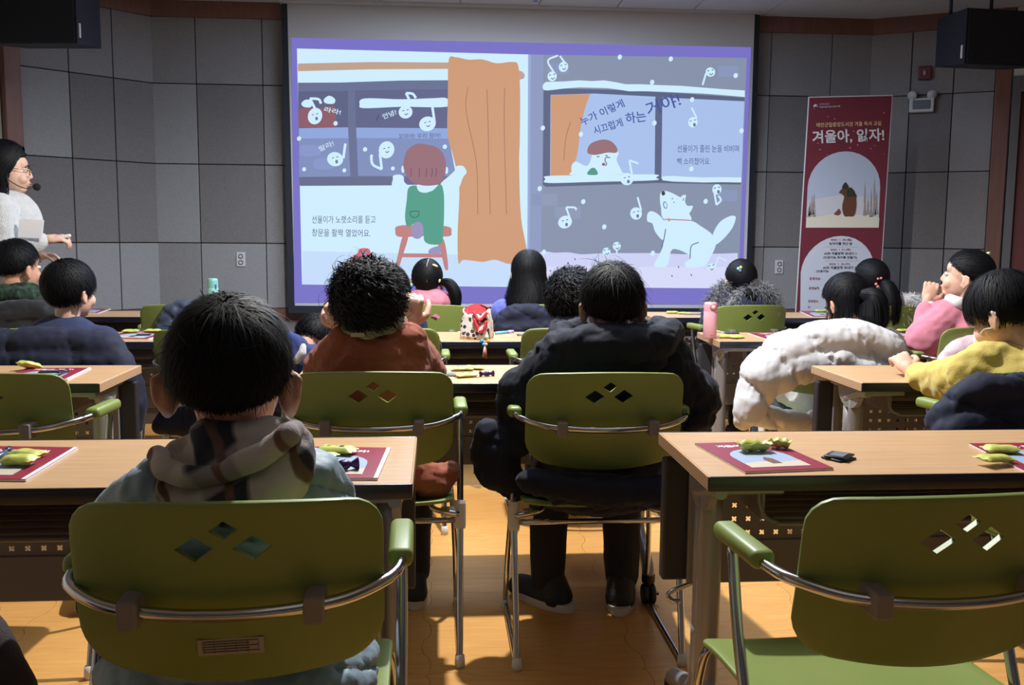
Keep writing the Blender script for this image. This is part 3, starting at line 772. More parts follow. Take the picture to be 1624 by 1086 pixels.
S('projected_hair', [(452, 780), (470, 725), (540, 697), (600, 705), (640, 745), (638, 780), (580, 780), (500, 795)], (150, 108, 118), Z5, 7)
S('projected_overalls', [(452, 920), (470, 885), (500, 880), (518, 920)], (82, 150, 136), Z5, 7)
E_('projected_mouth', (556, 855), 11, 10, (170, 80, 100), Z5, 7)
K('projected_fist', [(600, 812), (570, 812), (566, 835), (576, 850), (568, 866)], 1.4, INK, Z5, 7)
K('projected_eyebrow', [(512, 808), (530, 804)], 1.4, INK, Z5, 7); K('projected_eyebrow', [(568, 798), (584, 802)], 1.4, INK, Z5, 7)
S('projected_snow_sill', [(182, 950), (200, 930), (500, 925), (880, 920), (893, 940), (880, 958), (500, 968), (200, 975)], WHT, Z5, 8)
Q('projected_snow_sill', [(928, 940), (940, 932), (1000, 930), (1100, 936), (1200, 940), (1320, 938), (1443, 940), (1441, 972), (1320, 970), (1200, 972), (1000, 966), (935, 958)], WHT, Z5, 8)
for c in ((165, 310), (315, 395)): Q('projected_brick', [(c[0]-72, c[1]-36), (c[0]+95, c[1]-36), (c[0]+95, c[1]+40), (c[0]-72, c[1]+40)], (140, 152, 180), Z6, 2)
for c, z in (((1360, 258), Z5), ((265, 240), Z5), ((1350, 285), Z6)): Q('projected_brick', [(c[0]-66, c[1]-36), (c[0]+66, c[1]-36), (c[0]+66, c[1]+36), (c[0]-66, c[1]+36)], (138, 150, 186), z, 2)
note((225, 290), 30, 32, .2, [(240, 270), (198, 190), (262, 155)], None, Z5, 0, 2.8); note((298, 228), 30, 34, .3, [(305, 200), (275, 158)], None, Z5, 0, 2.8)
note((1243, 262), 31, 30, .2, [(1215, 270), (1193, 345)], None, Z5, 0, 3)
note((1130, 585), 30, 34, .2, [(1155, 560), (1122, 490)], None, Z5, 1, 2.6, 9)
note((705, 950), 42, 40, .2, [(740, 930), (722, 830)], [(722, 830), (780, 850)], Z5, 1, 3, 9)
note((308, 455), 46, 40, -.5, [(342, 440), (315, 360)], [(315, 360), (370, 362), (380, 378)], Z6, 1, 3)
note((765, 400), 38, 40, -.2, [(798, 380), (775, 295)], None, Z6, 1, 3)
note((1285, 245), 30, 34, .2, [(1268, 260), (1282, 345)], [(1282, 345), (1310, 315), (1295, 285)], Z6, 1, 3)
note((575, 645), 26, 26, 0, None, None, Z6, 0); note((641, 610), 26, 28, 0, [(641, 635), (641, 658)], None, Z6, 0, 2.5)
note((1248, 745), 26, 24, 0, [(1275, 740), (1295, 680)], [(1295, 680), (1350, 705)], Z6, 0, 2)
for c, z in (((660, 166), Z5), ((988, 178), Z5), ((868, 328), Z5), ((165, 622), Z5), ((410, 662), Z5), ((883, 590), Z5), ((1125, 440), Z5), ((1405, 285), Z5), ((1120, 885), Z5), ((1443, 640), Z5),
             ((145, 240), Z6), ((425, 324), Z6), ((560, 486), Z6), ((1212, 322), Z6), ((172, 648), Z6), ((872, 655), Z6)):
    E_('projected_snowflake', c, 14, 17, WHT, z, 10, .3, 10)
Wv('projected_snow_ground', [(62, 665), (180, 645), (240, 652), (330, 650), (420, 662), (560, 655), (700, 655), (900, 655), (1100, 662), (1420, 655)], [(1418, 880), (62, 872)], SNO, Z6, 2)
Q('projected_snow_ground', [(62, 740), (1420, 745), (1420, 882), (62, 872)], (214, 218, 248), Z6, 3)
for x, y in ((372, 695), (258, 750), (322, 772), (214, 770), (1038, 745), (996, 803), (1120, 797)): K('projected_speck', [(x-2, y-7), (x+3, y+5)], 1.5, INK, Z6, 5)
# dog
S('projected_dog_tail', [(1258, 540), (1300, 460), (1360, 420), (1400, 416), (1405, 440), (1380, 500), (1320, 570), (1270, 600)], WHT, Z6, 5)
S('projected_dog_paw', [(838, 405), (860, 385), (900, 400), (940, 440), (965, 490), (940, 570), (890, 520), (870, 465), (838, 450)], WHT, Z6, 5)
S('projected_dog_body', [(950, 440), (1110, 445), (1180, 480), (1250, 530), (1280, 580), (1265, 640), (1225, 715), (1200, 740), (1095, 748), (1080, 715), (1110, 695), (1105, 665), (1000, 630), (965, 735), (890, 742), (885, 720), (935, 620), (940, 540)], WHT, Z6, 6)
S('projected_dog_head', [(925, 265), (955, 255), (1000, 270), (1050, 295), (1060, 285), (1085, 282), (1080, 320), (1095, 350), (1130, 352), (1118, 385), (1108, 400), (1112, 445), (950, 440), (925, 360), (918, 300)], WHT, Z6, 7)
E_('projected_dog_nose', (940, 270), 12, 15, (60, 60, 76), Z6, 8); E_('projected_dog_mouth', (952, 346), 13, 24, (104, 118, 160), Z6, 8, -.2); E_('projected_dog_mouth', (953, 346), 8, 18, WHT, Z6, 9, -.2)
for p in ((998, 305), (1008, 328)): E_('projected_dog_eye', p, 4, 4, INK, Z6, 8, 0, 8)
K('projected_dog_collar', [(950, 437), (1030, 440), (1112, 444)], 1.6, (190, 110, 150), Z6, 8); E_('projected_dog_bell', (976, 440), 10, 10, (190, 160, 100), Z6, 9)
K('projected_dog_line', [(1168, 585), (1120, 610), (1112, 690)], 1.5, (96, 104, 150), Z6, 8); K('projected_dog_line', [(955, 500), (945, 560), (930, 620)], 1.5, (96, 104, 150), Z6, 8)
K('projected_dog_line', [(1072, 300), (1066, 318)], 1.2, (96, 104, 150), Z6, 8)
# writing
T('라라!', (300, 720), (405, 742), 8.5, WHT, Z3, 9, .012); T('안녕?', (685, 770), (772, 738), 9, WHT, Z3, 9, .012); T('랄라!', (278, 978), (368, 938), 9, WHT, Z3, 9, .006)
T('꼬마야! 우리 왔어!', (780, 895), (1050, 888), 8, INK, Z3, 9)
T('선율이가 노랫소리를 듣고', (213, 520), (604, 520), 12, INK, Z4, 9); T('창문을 활짝 열었어요.', (213, 600), (572, 604), 12, INK, Z4, 9)
TB = (64, 84, 158)
T('누가 이렇게', (420, 610), (695, 485), 14, TB, Z5, 11, .012); T('시끄럽게', (500, 668), (684, 610), 14, TB, Z5, 11, .012); T('하는', (702, 598), (832, 580), 18, TB, Z5, 11, .012); T('거야!', (846, 550), (1058, 478), 23, TB, Z5, 11, .01)
T('선율이가 졸린 눈을 비비며', (1030, 778), (1425, 778), 11.5, INK, Z5, 11); T('빽 소리쳤어요.', (1028, 858), (1243, 858), 11, INK, Z5, 11)

# ------------------------------------------------------------------ banner on a stand
BY = 6.8
banner = thing('banner', 'tall dark red library banner with white lettering standing on the stage', 'banner', (at(1330, 480, BY).x, BY, STAGE_Z))
BQ = [(1283.5, 155), (1414.5, 152), (1388, 560), (1258.5, 560)]
def on_banner(px, py, lay): p = at(px, py, BY); return Vector((p.x, BY-.0012*lay-.001, p.z))-banner.location
def BP(name, pts, m, lay, smooth=False):
    if smooth: pts = [(p.x, p.y) for p in catmull([(a, b, 0) for a, b in pts], 5, True)]
    return link(name, poly_mesh([on_banner(a, b, lay) for a, b in pts]), m, banner)
def BT(s, p0, p1, h, m, bold=.02, lay=4):
    me, co = text_mesh(s, bold); mn, mx = co.min(0), co.max(0); dx, dy = p1[0]-p0[0], p1[1]-p0[1]; L = math.hypot(dx, dy); ux, uy = dx/L, dy/L
    new = [tuple(on_banner(p0[0]+ux*(c[0]-mn[0])/(mx[0]-mn[0])*L+uy*(c[1]-mn[1])/(mx[1]-mn[1])*h, p0[1]+uy*(c[0]-mn[0])/(mx[0]-mn[0])*L-ux*(c[1]-mn[1])/(mx[1]-mn[1])*h, lay)) for c in co]
    me.vertices.foreach_set('co', np.array(new).ravel()); me.update(); return link('lettering', me, m, banner)
def bslab(name, q, y0, y1, m):
    a = [at(px, py, BY) for px, py in q]; v = [Vector((p.x, BY+y0, p.z))-banner.location for p in a]+[Vector((p.x, BY+y1, p.z))-banner.location for p in a]
    return link(name, me_from(name, v, [(0, 1, 2, 3), (7, 6, 5, 4), (0, 4, 5, 1), (1, 5, 6, 2), (2, 6, 7, 3), (3, 7, 4, 0)]), m, banner)
B_RED = mat('banner_red', (112, 40, 58), .6, noise=(5, (105, 37, 54))); B_WHT = mat('banner_white', (214, 216, 226), .6); B_PALE = mat('banner_pale', (196, 204, 222), .6)
bslab('banner_edge', [(1282, 153.5), (1416, 150.5), (1389.5, 562), (1257, 562)], 0, .002, B_WHT)
BP('banner_sheet', BQ, B_RED, 1)
link('stand_pole', tubemesh([(0, .05, .02), (0, .04, 1.2), (.0, .02, 1.7)], .01), M_BLACK, banner)
for s in (-1, 1): link('stand_foot', tubemesh([(0, .05, .03), (s*.22, .28, .006)], .008), M_BLACK, banner)
link('stand_foot', tubemesh([(0, .05, .03), (-.25, -.02, .012)], .008), M_BLACK, banner); link('stand_foot', tubemesh([(0, .05, .03), (.25, -.02, .012)], .008), M_BLACK, banner)
BT('겨울아, 읽자!', (1288, 229), (1402, 225), 22, B_WHT, .022)
BT('태안군립중앙도서관 겨울 독서 교실', (1294.5, 202), (1397, 199), 7.2, mat('banner_gold', (226, 200, 150), .6), .008)
BT('국립어린이청소년도서관', (1299, 171.5), (1332, 170), 3, B_PALE, .01); BT('문화체육관광부', (1299, 166.5), (1315, 166), 2.2, B_PALE, .0)
def bcirc(c, r, m, lay, a0=0, a1=2*math.pi, n=16, name='emblem'): return BP(name, [(c[0]+r*math.cos(a0+(a1-a0)*k/n), c[1]+r*math.sin(a0+(a1-a0)*k/n)) for k in range(n)], m, lay)
bcirc((1293, 169), 3.6, B_WHT, 4); bcirc((1293, 169.4), 3.1, mat('emblem_blue', (40, 54, 120), .6), 5, .2, math.pi+.3); bcirc((1294.4, 168.3), 1.3, mat('emblem_red', (180, 50, 60), .6), 6)
for i in range(18):
    rr = random.Random(i); bcirc((1284+rr.random()*122, 178+rr.random()*70), .6+rr.random()*.7, mat('banner_fleck', (190, 150, 140), .6), 2, n=8, name='printed_fleck')
arch = [(1277.5, 361)]+[(1341-57.5*math.cos(a)-3*(1-math.sin(a)), 297-57*math.sin(a)) for a in [k*math.pi/16 for k in range(17)]]+[(1393, 361)]
BP('arch_picture_sky', arch, mat('print_sky', (176, 188, 214), .6), 2)
BP('arch_picture_glow', [(1279.5, 345), (1281, 318), (1300, 314), (1325, 310), (1350, 309), (1375, 313), (1393.5, 318), (1393, 348)], mat('print_dusk', (196, 200, 212), .6), 3)
BP('arch_picture_snow', [(1278, 361), (1278.5, 345), (1300, 343), (1330, 338), (1365, 341), (1394, 345), (1393, 361)], mat('print_snow', (216, 212, 200), .6), 4)
for k in range(9):
    x = 1281+k*3.2 if k < 4 else 1371+(k-4)*5.0; y = 344-(k % 3)*2; h = (18+k % 4*7) if k < 4 else (30+((k*7) % 5)*8)
    x = max(1282.5, min(x, 1389.5)); BP('printed_tree', [(x-3, y), (x-1.2, y-h*.35), (x-1.8, y-h*.4), (x, y-h), (x+1.8, y-h*.4), (x+1.2, y-h*.35), (x+3, y)], mat('print_tree', (150, 142, 142), .7), 4)
bear = mat('print_bear', (96, 60, 44), .7); scarf = mat('print_scarf', (44, 48, 42), .7)
BP('printed_bear', [(1338, 342), (1335, 328), (1338, 312), (1335, 308), (1340, 302), (1352, 300), (1357, 312), (1357.5, 328), (1354, 342), (1346, 343)], bear, 5, True)
BP('printed_bear_head', [(1330, 305), (1336, 298), (1342, 295), (1347, 302), (1343, 308), (1334, 307)], bear, 6, True)
BP('printed_scarf', [(1342, 303), (1346, 298), (1351, 299), (1358, 312), (1352, 311), (1344, 312)], scarf, 7, True)
BP('printed_hat', [(1334.5, 298), (1337, 292), (1340, 289), (1343, 292), (1345, 298), (1339, 300)], scarf, 7, True)
BP('printed_bird', [(1322, 339), (1326, 335), (1330, 331), (1333, 337), (1330, 341), (1325, 341)], mat('print_bird', (128, 66, 54), .7), 5, True)
arch2 = [(1268, 560)]+[(1334-58*math.cos(a)-8*(1-math.sin(a))*.8, 432-58*math.sin(a)) for a in [k*math.pi/16 for k in range(17)]]+[(1378, 560)]
BP('schedule_panel', arch2, B_PALE, 2)
b_red = mat('banner_text_red', (140, 52, 72), .6); b_ink = mat('banner_text_ink', (36, 40, 62), .6)
def zb(x, y): return (1260+x/7.756, 360+y/7.756)
for s, x0, x1, y, h, m in (('2025. 1. 20.(월)', 440, 698, 172, 4.0, b_red), ('눈아이를 만난 날', 425, 705, 220, 4.6, b_ink), ('2025. 1. 21.(화)', 435, 688, 293, 3.8, b_red), ('AI와 겨울방학 보내기 1', 360, 755, 342, 4.6, b_ink),
                        ('(인공지능 뮤지통 만들기)', 350, 762, 393, 4.6, b_ink), ('2025. 1. 22.(수)', 420, 680, 470, 3.8, b_red), ('AI와 겨울방학 보내기 2', 345, 755, 516, 4.6, b_ink), ('(인공지능', 262, 415, 562, 4.6, b_ink),
                        ('운영대상 :', 180, 330, 650, 4.4, b_red), ('운영날짜', 172, 300, 768, 4.4, b_red), ('운영장소', 164, 290, 926, 4.2, b_red), ('신', 158, 188, 996, 3.8, b_red)):
    BT(s, zb(x0, y), zb(x1, y), h, m, .02)
for y in (242, 412): BP('printed_rule', [zb(360, y), zb(790, y), zb(790, y+4), zb(360, y+4)], mat('rule_grey', (170, 176, 196), .6), 3)

# ------------------------------------------------------------------ things on the walls and ceiling
def speaker(label, px, py, Y, rz, s):
    """px, py: lower inner front corner"""
    p = at(px, py, Y); t = thing('loudspeaker', label, 'speaker', p, rz)
    bm = bmesh.new()
    prof = [(0, 0), (.56, -.0), (.56, .34), (0, .34)]
    # wedge cabinet: front wider than back
    v = [(0, 0, 0), (.60*s, 0, 0), (.60*s, 0, .36), (0, 0, .36), (.015*s, .34, .035), (.50*s, .34, .035), (.50*s, .34, .36), (.015*s, .34, .36)]
    bm.from_mesh(me_from('c', v, [(0, 1, 2, 3), (5, 4, 7, 6), (0, 4, 5, 1), (3, 2, 6, 7), (1, 5, 6, 2), (0, 3, 7, 4)])); bmesh.ops.recalc_face_normals(bm, faces=bm.faces)
    link('cabinet', bm_mesh(bm), M_BLACK, t)
    link('grille', boxmesh(min(.012*s, .588*s), max(.012*s, .588*s), -.012, -.001, .012, .348, .004), mat('grille_cloth', (12, 17, 28), .9, bump=(700, .4)), t)
    bm = bmesh.new(); a = Vector((-.006*s, .022, .04)); d = Vector((-.10*s, .34, .035)).normalized()
    box(bm, -.004, .004, 0, .014, .0, .085, 0, Matrix.Translation(a+Vector((.004*s, 0, 0))))
    link('white_badge', bm_mesh(bm), M_WHITEPL, t)
    link('hanger', tubemesh([(.30*s, .17, .36), (.30*s, .17, CEIL_Z-p.z)], .012), M_BLACK, t)
    link('hanger', tubemesh([(.05*s, .25, .36), (.05*s, .25, CEIL_Z-p.z)], .012), M_BLACK, t)
    return t
speaker('black wedge loudspeaker hung above the presenter', 123, 69, 6.1, -.12, -1)
speaker('black wedge loudspeaker hung above the maroon door', 1529, 101, 6.2, .10, 1)
def wall_frame(a, b, px, py):
    """matrix on the slanted wall where the photograph shows px, py"""
    a, b = Vector(a), Vector(b); t = (b-a).normalized(); n = Vector((t.y, -t.x, 0))
    d = at(px, py, 1.0)-Vector((0, 0, CAM_H)); k = (a-Vector((0, 0, CAM_H))).dot(n)/d.dot(n); p = Vector((0, 0, CAM_H))+d*k+n*.018
    return Matrix.Translation(p) @ Matrix((t, -n, Vector((0, 0, 1)))).transposed().to_4x4()
def wall_thing(name, label, cat, a, b, px, py):
    t = thing(name, label, cat); t.matrix_world = wall_frame(a, b, px, py); return t
def outlet(label, a, b, px, py):
    t = wall_thing('wall_socket', label, 'socket', a, b, px, py)
    link('plate', boxmesh(-.034, .034, -.010, 0, -.056, .056, .004), mat('socket_plate', (188, 188, 194), .5), t)
    for z in (-.024, .024): link('socket_ring', lathemesh([(.012, 0), (.019, 0), (.019, .003), (.012, .003), (.012, 0)], 18, Matrix.Translation((0, -.010, z)) @ Euler((math.pi/2, 0, 0)).to_matrix().to_4x4()), mat('socket_grey', (96, 96, 104), .5), t)
outlet('pale double wall socket between the presenter and the screen', WL0, WR0, 383, 411)
outlet('pale double wall socket between screen and banner', WL0, WR0, 1234, 423)
t = wall_thing('fire_alarm', 'maroon square alarm sounder with a pale oval lens', 'alarm', WR0, WR1, 1467, 117)
link('case', boxmesh(-.05, .05, -.04, 0, -.052, .052, .008), mat('alarm_maroon', (92, 34, 46), .4), t)
link('lens', lathemesh([(0, .014), (.010, .011), (.014, 0), (0, 0)], 16, Matrix.Translation((0, -.040, 0)) @ Matrix.Diagonal((.9, 1, 1.9, 1)) @ Euler((math.pi/2, 0, 0)).to_matrix().to_4x4()), mat('lens_pale', (170, 150, 170), .3), t)
t = wall_thing('emergency_light', 'white twin-head emergency light under the maroon alarm', 'light', WR0, WR1, 1462, 168)
link('case', boxmesh(-.09, .09, -.05, 0, -.055, .055, .008), mat('emerg_white', (190, 192, 198), .5), t)
link('window', boxmesh(-.065, .065, -.056, -.049, -.032, .036, .004), mat('emerg_dark', (84, 92, 108), .3), t)
for s in (-1, 1): link('lamp_head', lathemesh([(0, 0), (.022, 0), (.036, .03), (.036, .04), (0, .04)], 18, Matrix.Translation((s*.062, -.02, .085)) @ Euler((math.pi/2+.3, 0, s*.3)).to_matrix().to_4x4()), MATS['emerg_white'], t)
# ------------------------------------------------------------------ people: tools
M_SKIN = mat('skin', (206, 158, 132), .55, noise=(30, (196, 146, 122), .3))
M_SKINF = mat('skin_fair', (220, 180, 158), .55, noise=(30, (212, 168, 148), .3))
M_HAIR = mat('black_hair', (11, 12, 18), .62, spec=.22)
M_HAIRB = mat('soft_black_hair', (13, 13, 19), .62, spec=.22)
M_EYEW = mat('eye_white', (225, 225, 225), .3); M_IRIS = mat('iris', (30, 20, 16), .2); M_LIP = mat('lips', (178, 104, 98), .5); M_BROW = mat('brow', (34, 28, 26), .7)
def rot3(yaw=0, pitch=0, roll=0):
    return Matrix.Rotation(yaw, 3, 'Z') @ Matrix.Rotation(pitch, 3, 'X') @ Matrix.Rotation(roll, 3, 'Y')
def px_r(p, Y): return p*Y/F_PX
def prims_bm(prims):
    bm = bmesh.new()
    for q in prims:
        if q[0] == 'c': cone(bm, *q[1:5])
        elif q[0] == 'e': ell(bm, q[1], q[2], q[3] if len(q) > 3 else None)
        elif q[0] == 'p':    # path of points with radii
            for (a, ra), (b, rb) in zip(q[1], q[1][1:]): cone(bm, a, b, ra, rb)
    return bm
def remesh(bm, voxel, it=4, fac=.5):
    me = bm_mesh(bm)
    return modded(me, [('REMESH', {'mode': 'VOXEL', 'voxel_size': voxel, 'use_smooth_shade': True}), ('SMOOTH', {'iterations': it, 'factor': fac})])
def get_vn(me):
    n = len(me.vertices); co = np.empty(n*3); me.vertices.foreach_get('co', co)
    no = np.empty(n*3); me.vertex_normals.foreach_get('vector', no); return co.reshape(-1, 3), no.reshape(-1, 3)
def displace(me, fn):
    co, no = get_vn(me); d = fn(co, no)
    me.vertices.foreach_set('co', (co+(no*d[:, None] if d.ndim == 1 else d)).ravel()); me.update(); return me
def folds(amp, sc, axis=(1, 1, 1), seed=0, ridge=False):
    ax = np.array(axis)*sc*.75
    def f(co, no):
        w = co + .035*np.stack([vnoise(co*9+seed), vnoise(co*9+7+seed), vnoise(co*9+13+seed)], 1)
        n = fbm(w*ax+seed*3.7, 3)
        return .45*amp*((1-2.2*np.abs(n)) if ridge else n)
    return f
def quilt(axis, period, amp, seed=0, pw=.38, phase=0):
    ax = np.array(axis, float); ax /= np.linalg.norm(ax)
    def f(co, no):
        u = co@ax/period + .10*vnoise(co*7+seed) + phase
        s = np.abs(np.sin(math.pi*u))**pw
        wr = fbm(co*np.array([75, 75, 22])+seed, 2)*np.clip(1.15-s, 0, 1)*.5
        return amp*(s-.75) + amp*.9*wr
    return f
def garment(name, prims, m, parent, base, voxel=.008, it=4, fx=(), label=None, fac=.5):
    me = remesh(prims_bm(prims), voxel, it, fac)
    for f in fx: displace(me, f)
    me.transform(Matrix.Translation(-Vector(base))); shade(me)
    o = link(name, me, m, parent)
    if label: o['label'] = label
    return o
# --- head: local +Y is the face, radii in metres at s = 1 (a child of about nine)
def head_prims(C, R, s, ears=True, nose=1.0, ear=1.0):
    W = lambda x, y, z: Vector(C)+R @ Vector((x*s, y*s, z*s))
    e = lambda c, r: ('e', W(*c), tuple(k*s for k in r), R)
    P = [e((0, -.010, .028), (.074, .092, .086)), e((0, .026, -.030), (.060, .066, .074)), e((0, .050, -.082), (.030, .030, .024)),
         e((0, .060, .032), (.050, .026, .034)), e((-.034, .058, -.038), (.024, .026, .026)), e((.034, .058, -.038), (.024, .026, .026)),
         ('c', W(0, .088, .004), W(0, .100*nose+.086*(1-nose), -.026), .006*s, .0100*s), e((0, .087, -.030), (.017, .010, .008)),
         e((0, .086, -.056), (.021, .012, .006)), e((0, .084, -.065), (.018, .012, .007)),
         ('c', W(0, -.020, -.05), W(0, -.024, -.135), .042*s, .042*s)]
    if ears:
        ee = lambda x, y, z: W(math.copysign(.072+(abs(x)-.072)*(1.25+(ear-1)*2.4), x), y*(1+.25*(ear-1)), -.018+(z+.018)*(1+(ear-1)*.6))
        for q in (-1, 1):
            P += [('e', ee(q*.0785, -.013, -.018), ((.0075*(1.25+(ear-1)*2.4))*s, .0165*s*(1+(ear-1)*.6), .027*s*(1+(ear-1)*.6)), R), ('p', [(ee(q*.076, .002, -.034), .0055*s), (ee(q*.080, -.012, -.043), .0065*s), (ee(q*.086, -.027, -.022), .005*s), (ee(q*.087, -.025, .002), .005*s), (ee(q*.081, -.008, .008), .0045*s), (ee(q*.075, .002, .000), .0045*s)])]
    return P
def face_parts(o, base, C, R, s, lips=True):
    W = lambda x, y, z: Vector(C)+R @ Vector((x*s, y*s, z*s))-Vector(base)
    for q in (-1, 1):
        bm = bmesh.new(); ell(bm, W(q*.031, .0765, .000), (.0125*s, .010*s, .0075*s), R, 2); ew = link('eye', bm_mesh(bm, smooth=True), M_EYEW, o)
        bm = bmesh.new(); ell(bm, W(q*.031, .0835, .000), (.0062*s, .004*s, .0064*s), R, 2); link('iris', bm_mesh(bm, smooth=True), M_IRIS, ew)
        link('eyebrow', tubemesh([W(q*.016, .0905, .021), W(q*.031, .0895, .025), W(q*.046, .079, .020)], [.0022*s, .003*s, .0014*s], 6), M_BROW, o)
    if lips:
        bm = bmesh.new(); ell(bm, W(0, .0935, -.0585), (.019*s, .006*s, .005*s), R, 2); ell(bm, W(0, .0925, -.0655), (.016*s, .006*s, .0045*s), R, 2); link('lips', bm_mesh(bm, smooth=True), M_LIP, o)
def hand_prims(w, d, n, s=1.0, curl=.5, side=1, spread=.10):
    """w wrist, d towards the fingertips, n out of the back of the hand; side = +1 when the thumb is on d x n"""
    w, d, n = Vector(w), Vector(d).normalized(), Vector(n); n = (n-d*n.dot(d)).normalized(); t = d.cross(n)*side
    R = Matrix((t, d, n)).transposed()
    P = [('e', w+d*.036*s, (.029*s, .038*s, .013*s), R), ('c', w-d*.02*s, w+d*.02*s, .019*s, .021*s)]
    for k, (off, L) in enumerate(((.023, .058), (.008, .066), (-.008, .061), (-.023, .047))):
        b = w+d*.066*s+t*off*s; a = 0; p = b; dirv = (d+t*(off*spread*40)*.1).normalized(); r = .0072*s; pts = [(w+d*.045*s+t*off*.9*s, r*1.05), (b, r)]
        for j, f in enumerate((.45, .32, .23)):
            a += curl*(1.15, 1.35, .9)[j]
            q = dirv*math.cos(a)-n*math.sin(a); p = p+q*L*f*s; pts.append((p, r*(1-.09*(j+1))))
        P.append(('p', pts))
    b = w+d*.018*s+t*.020*s; q1 = (t*.8+d*.55-n*.25).normalized(); q2 = (t*.25+d*.9-n*(.2+.5*curl)).normalized(); q3 = (d*.8-t*.1*curl-n*(.3+.7*curl)).normalized()
    P.append(('p', [(b, .011*s), (b+q1*.026*s, .0095*s), (b+q1*.026*s+q2*.026*s, .0082*s), (b+q1*.026*s+q2*.026*s+q3*.020*s, .0070*s)]))
    return P
# --- hair
def ribbons(paths, widths, normals):
    """paths (N,K,3), widths (K,) or (N,K), normals (N,K,3) -> verts, faces"""
    N, K, _ = paths.shape
    tan = np.gradient(paths, axis=1); tan /= np.linalg.norm(tan, axis=2, keepdims=True)+1e-9
    side = np.cross(tan, normals); side /= np.linalg.norm(side, axis=2, keepdims=True)+1e-9
    w = (widths if widths.ndim == 2 else np.broadcast_to(widths, (N, K)))[..., None]/2
    V = np.stack([paths-side*w, paths+side*w], 2).reshape(-1, 3)
    b = (np.arange(N)[:, None]*K+np.arange(K-1)[None])*2
    Fc = np.stack([b, b+1, b+3, b+2], -1).reshape(-1, 4)
    return V, Fc
def mesh_np(V, Fc):
    me = bpy.data.meshes.new('strands'); me.vertices.add(len(V)); me.vertices.foreach_set('co', V.ravel())
    n, k = Fc.shape; me.loops.add(n*k); me.loops.foreach_set('vertex_index', Fc.ravel().astype(np.int32))
    me.polygons.add(n); me.polygons.foreach_set('loop_start', np.arange(n, dtype=np.int32)*k); me.update(calc_edges=True); return me
SK_C, SK_R = np.array([0, -.010, .028]), np.array([.074, .092, .086])
def hair_limit(y, style):
    if style == 'bowl': return np.interp(y, [-1, -.5, .1, .45, 1], [-.50, -.36, -.02, .22, .26])
    if style == 'long': return np.interp(y, [-1, -.3, .2, .5, 1], [-.80, -.70, -.45, .25, .42])
    if style == 'updo2': return np.interp(y, [-1, -.4, .1, .45, .75, 1], [-.72, -.55, -.22, .02, .22, .34])
    if style == 'updo': return np.interp(y, [-1, -.4, .1, .45, 1], [-.72, -.55, -.15, .24, .36])
    return np.interp(y, [-1, -.45, .05, .42, 1], [-.74, -.60, -.10, .30, .42])
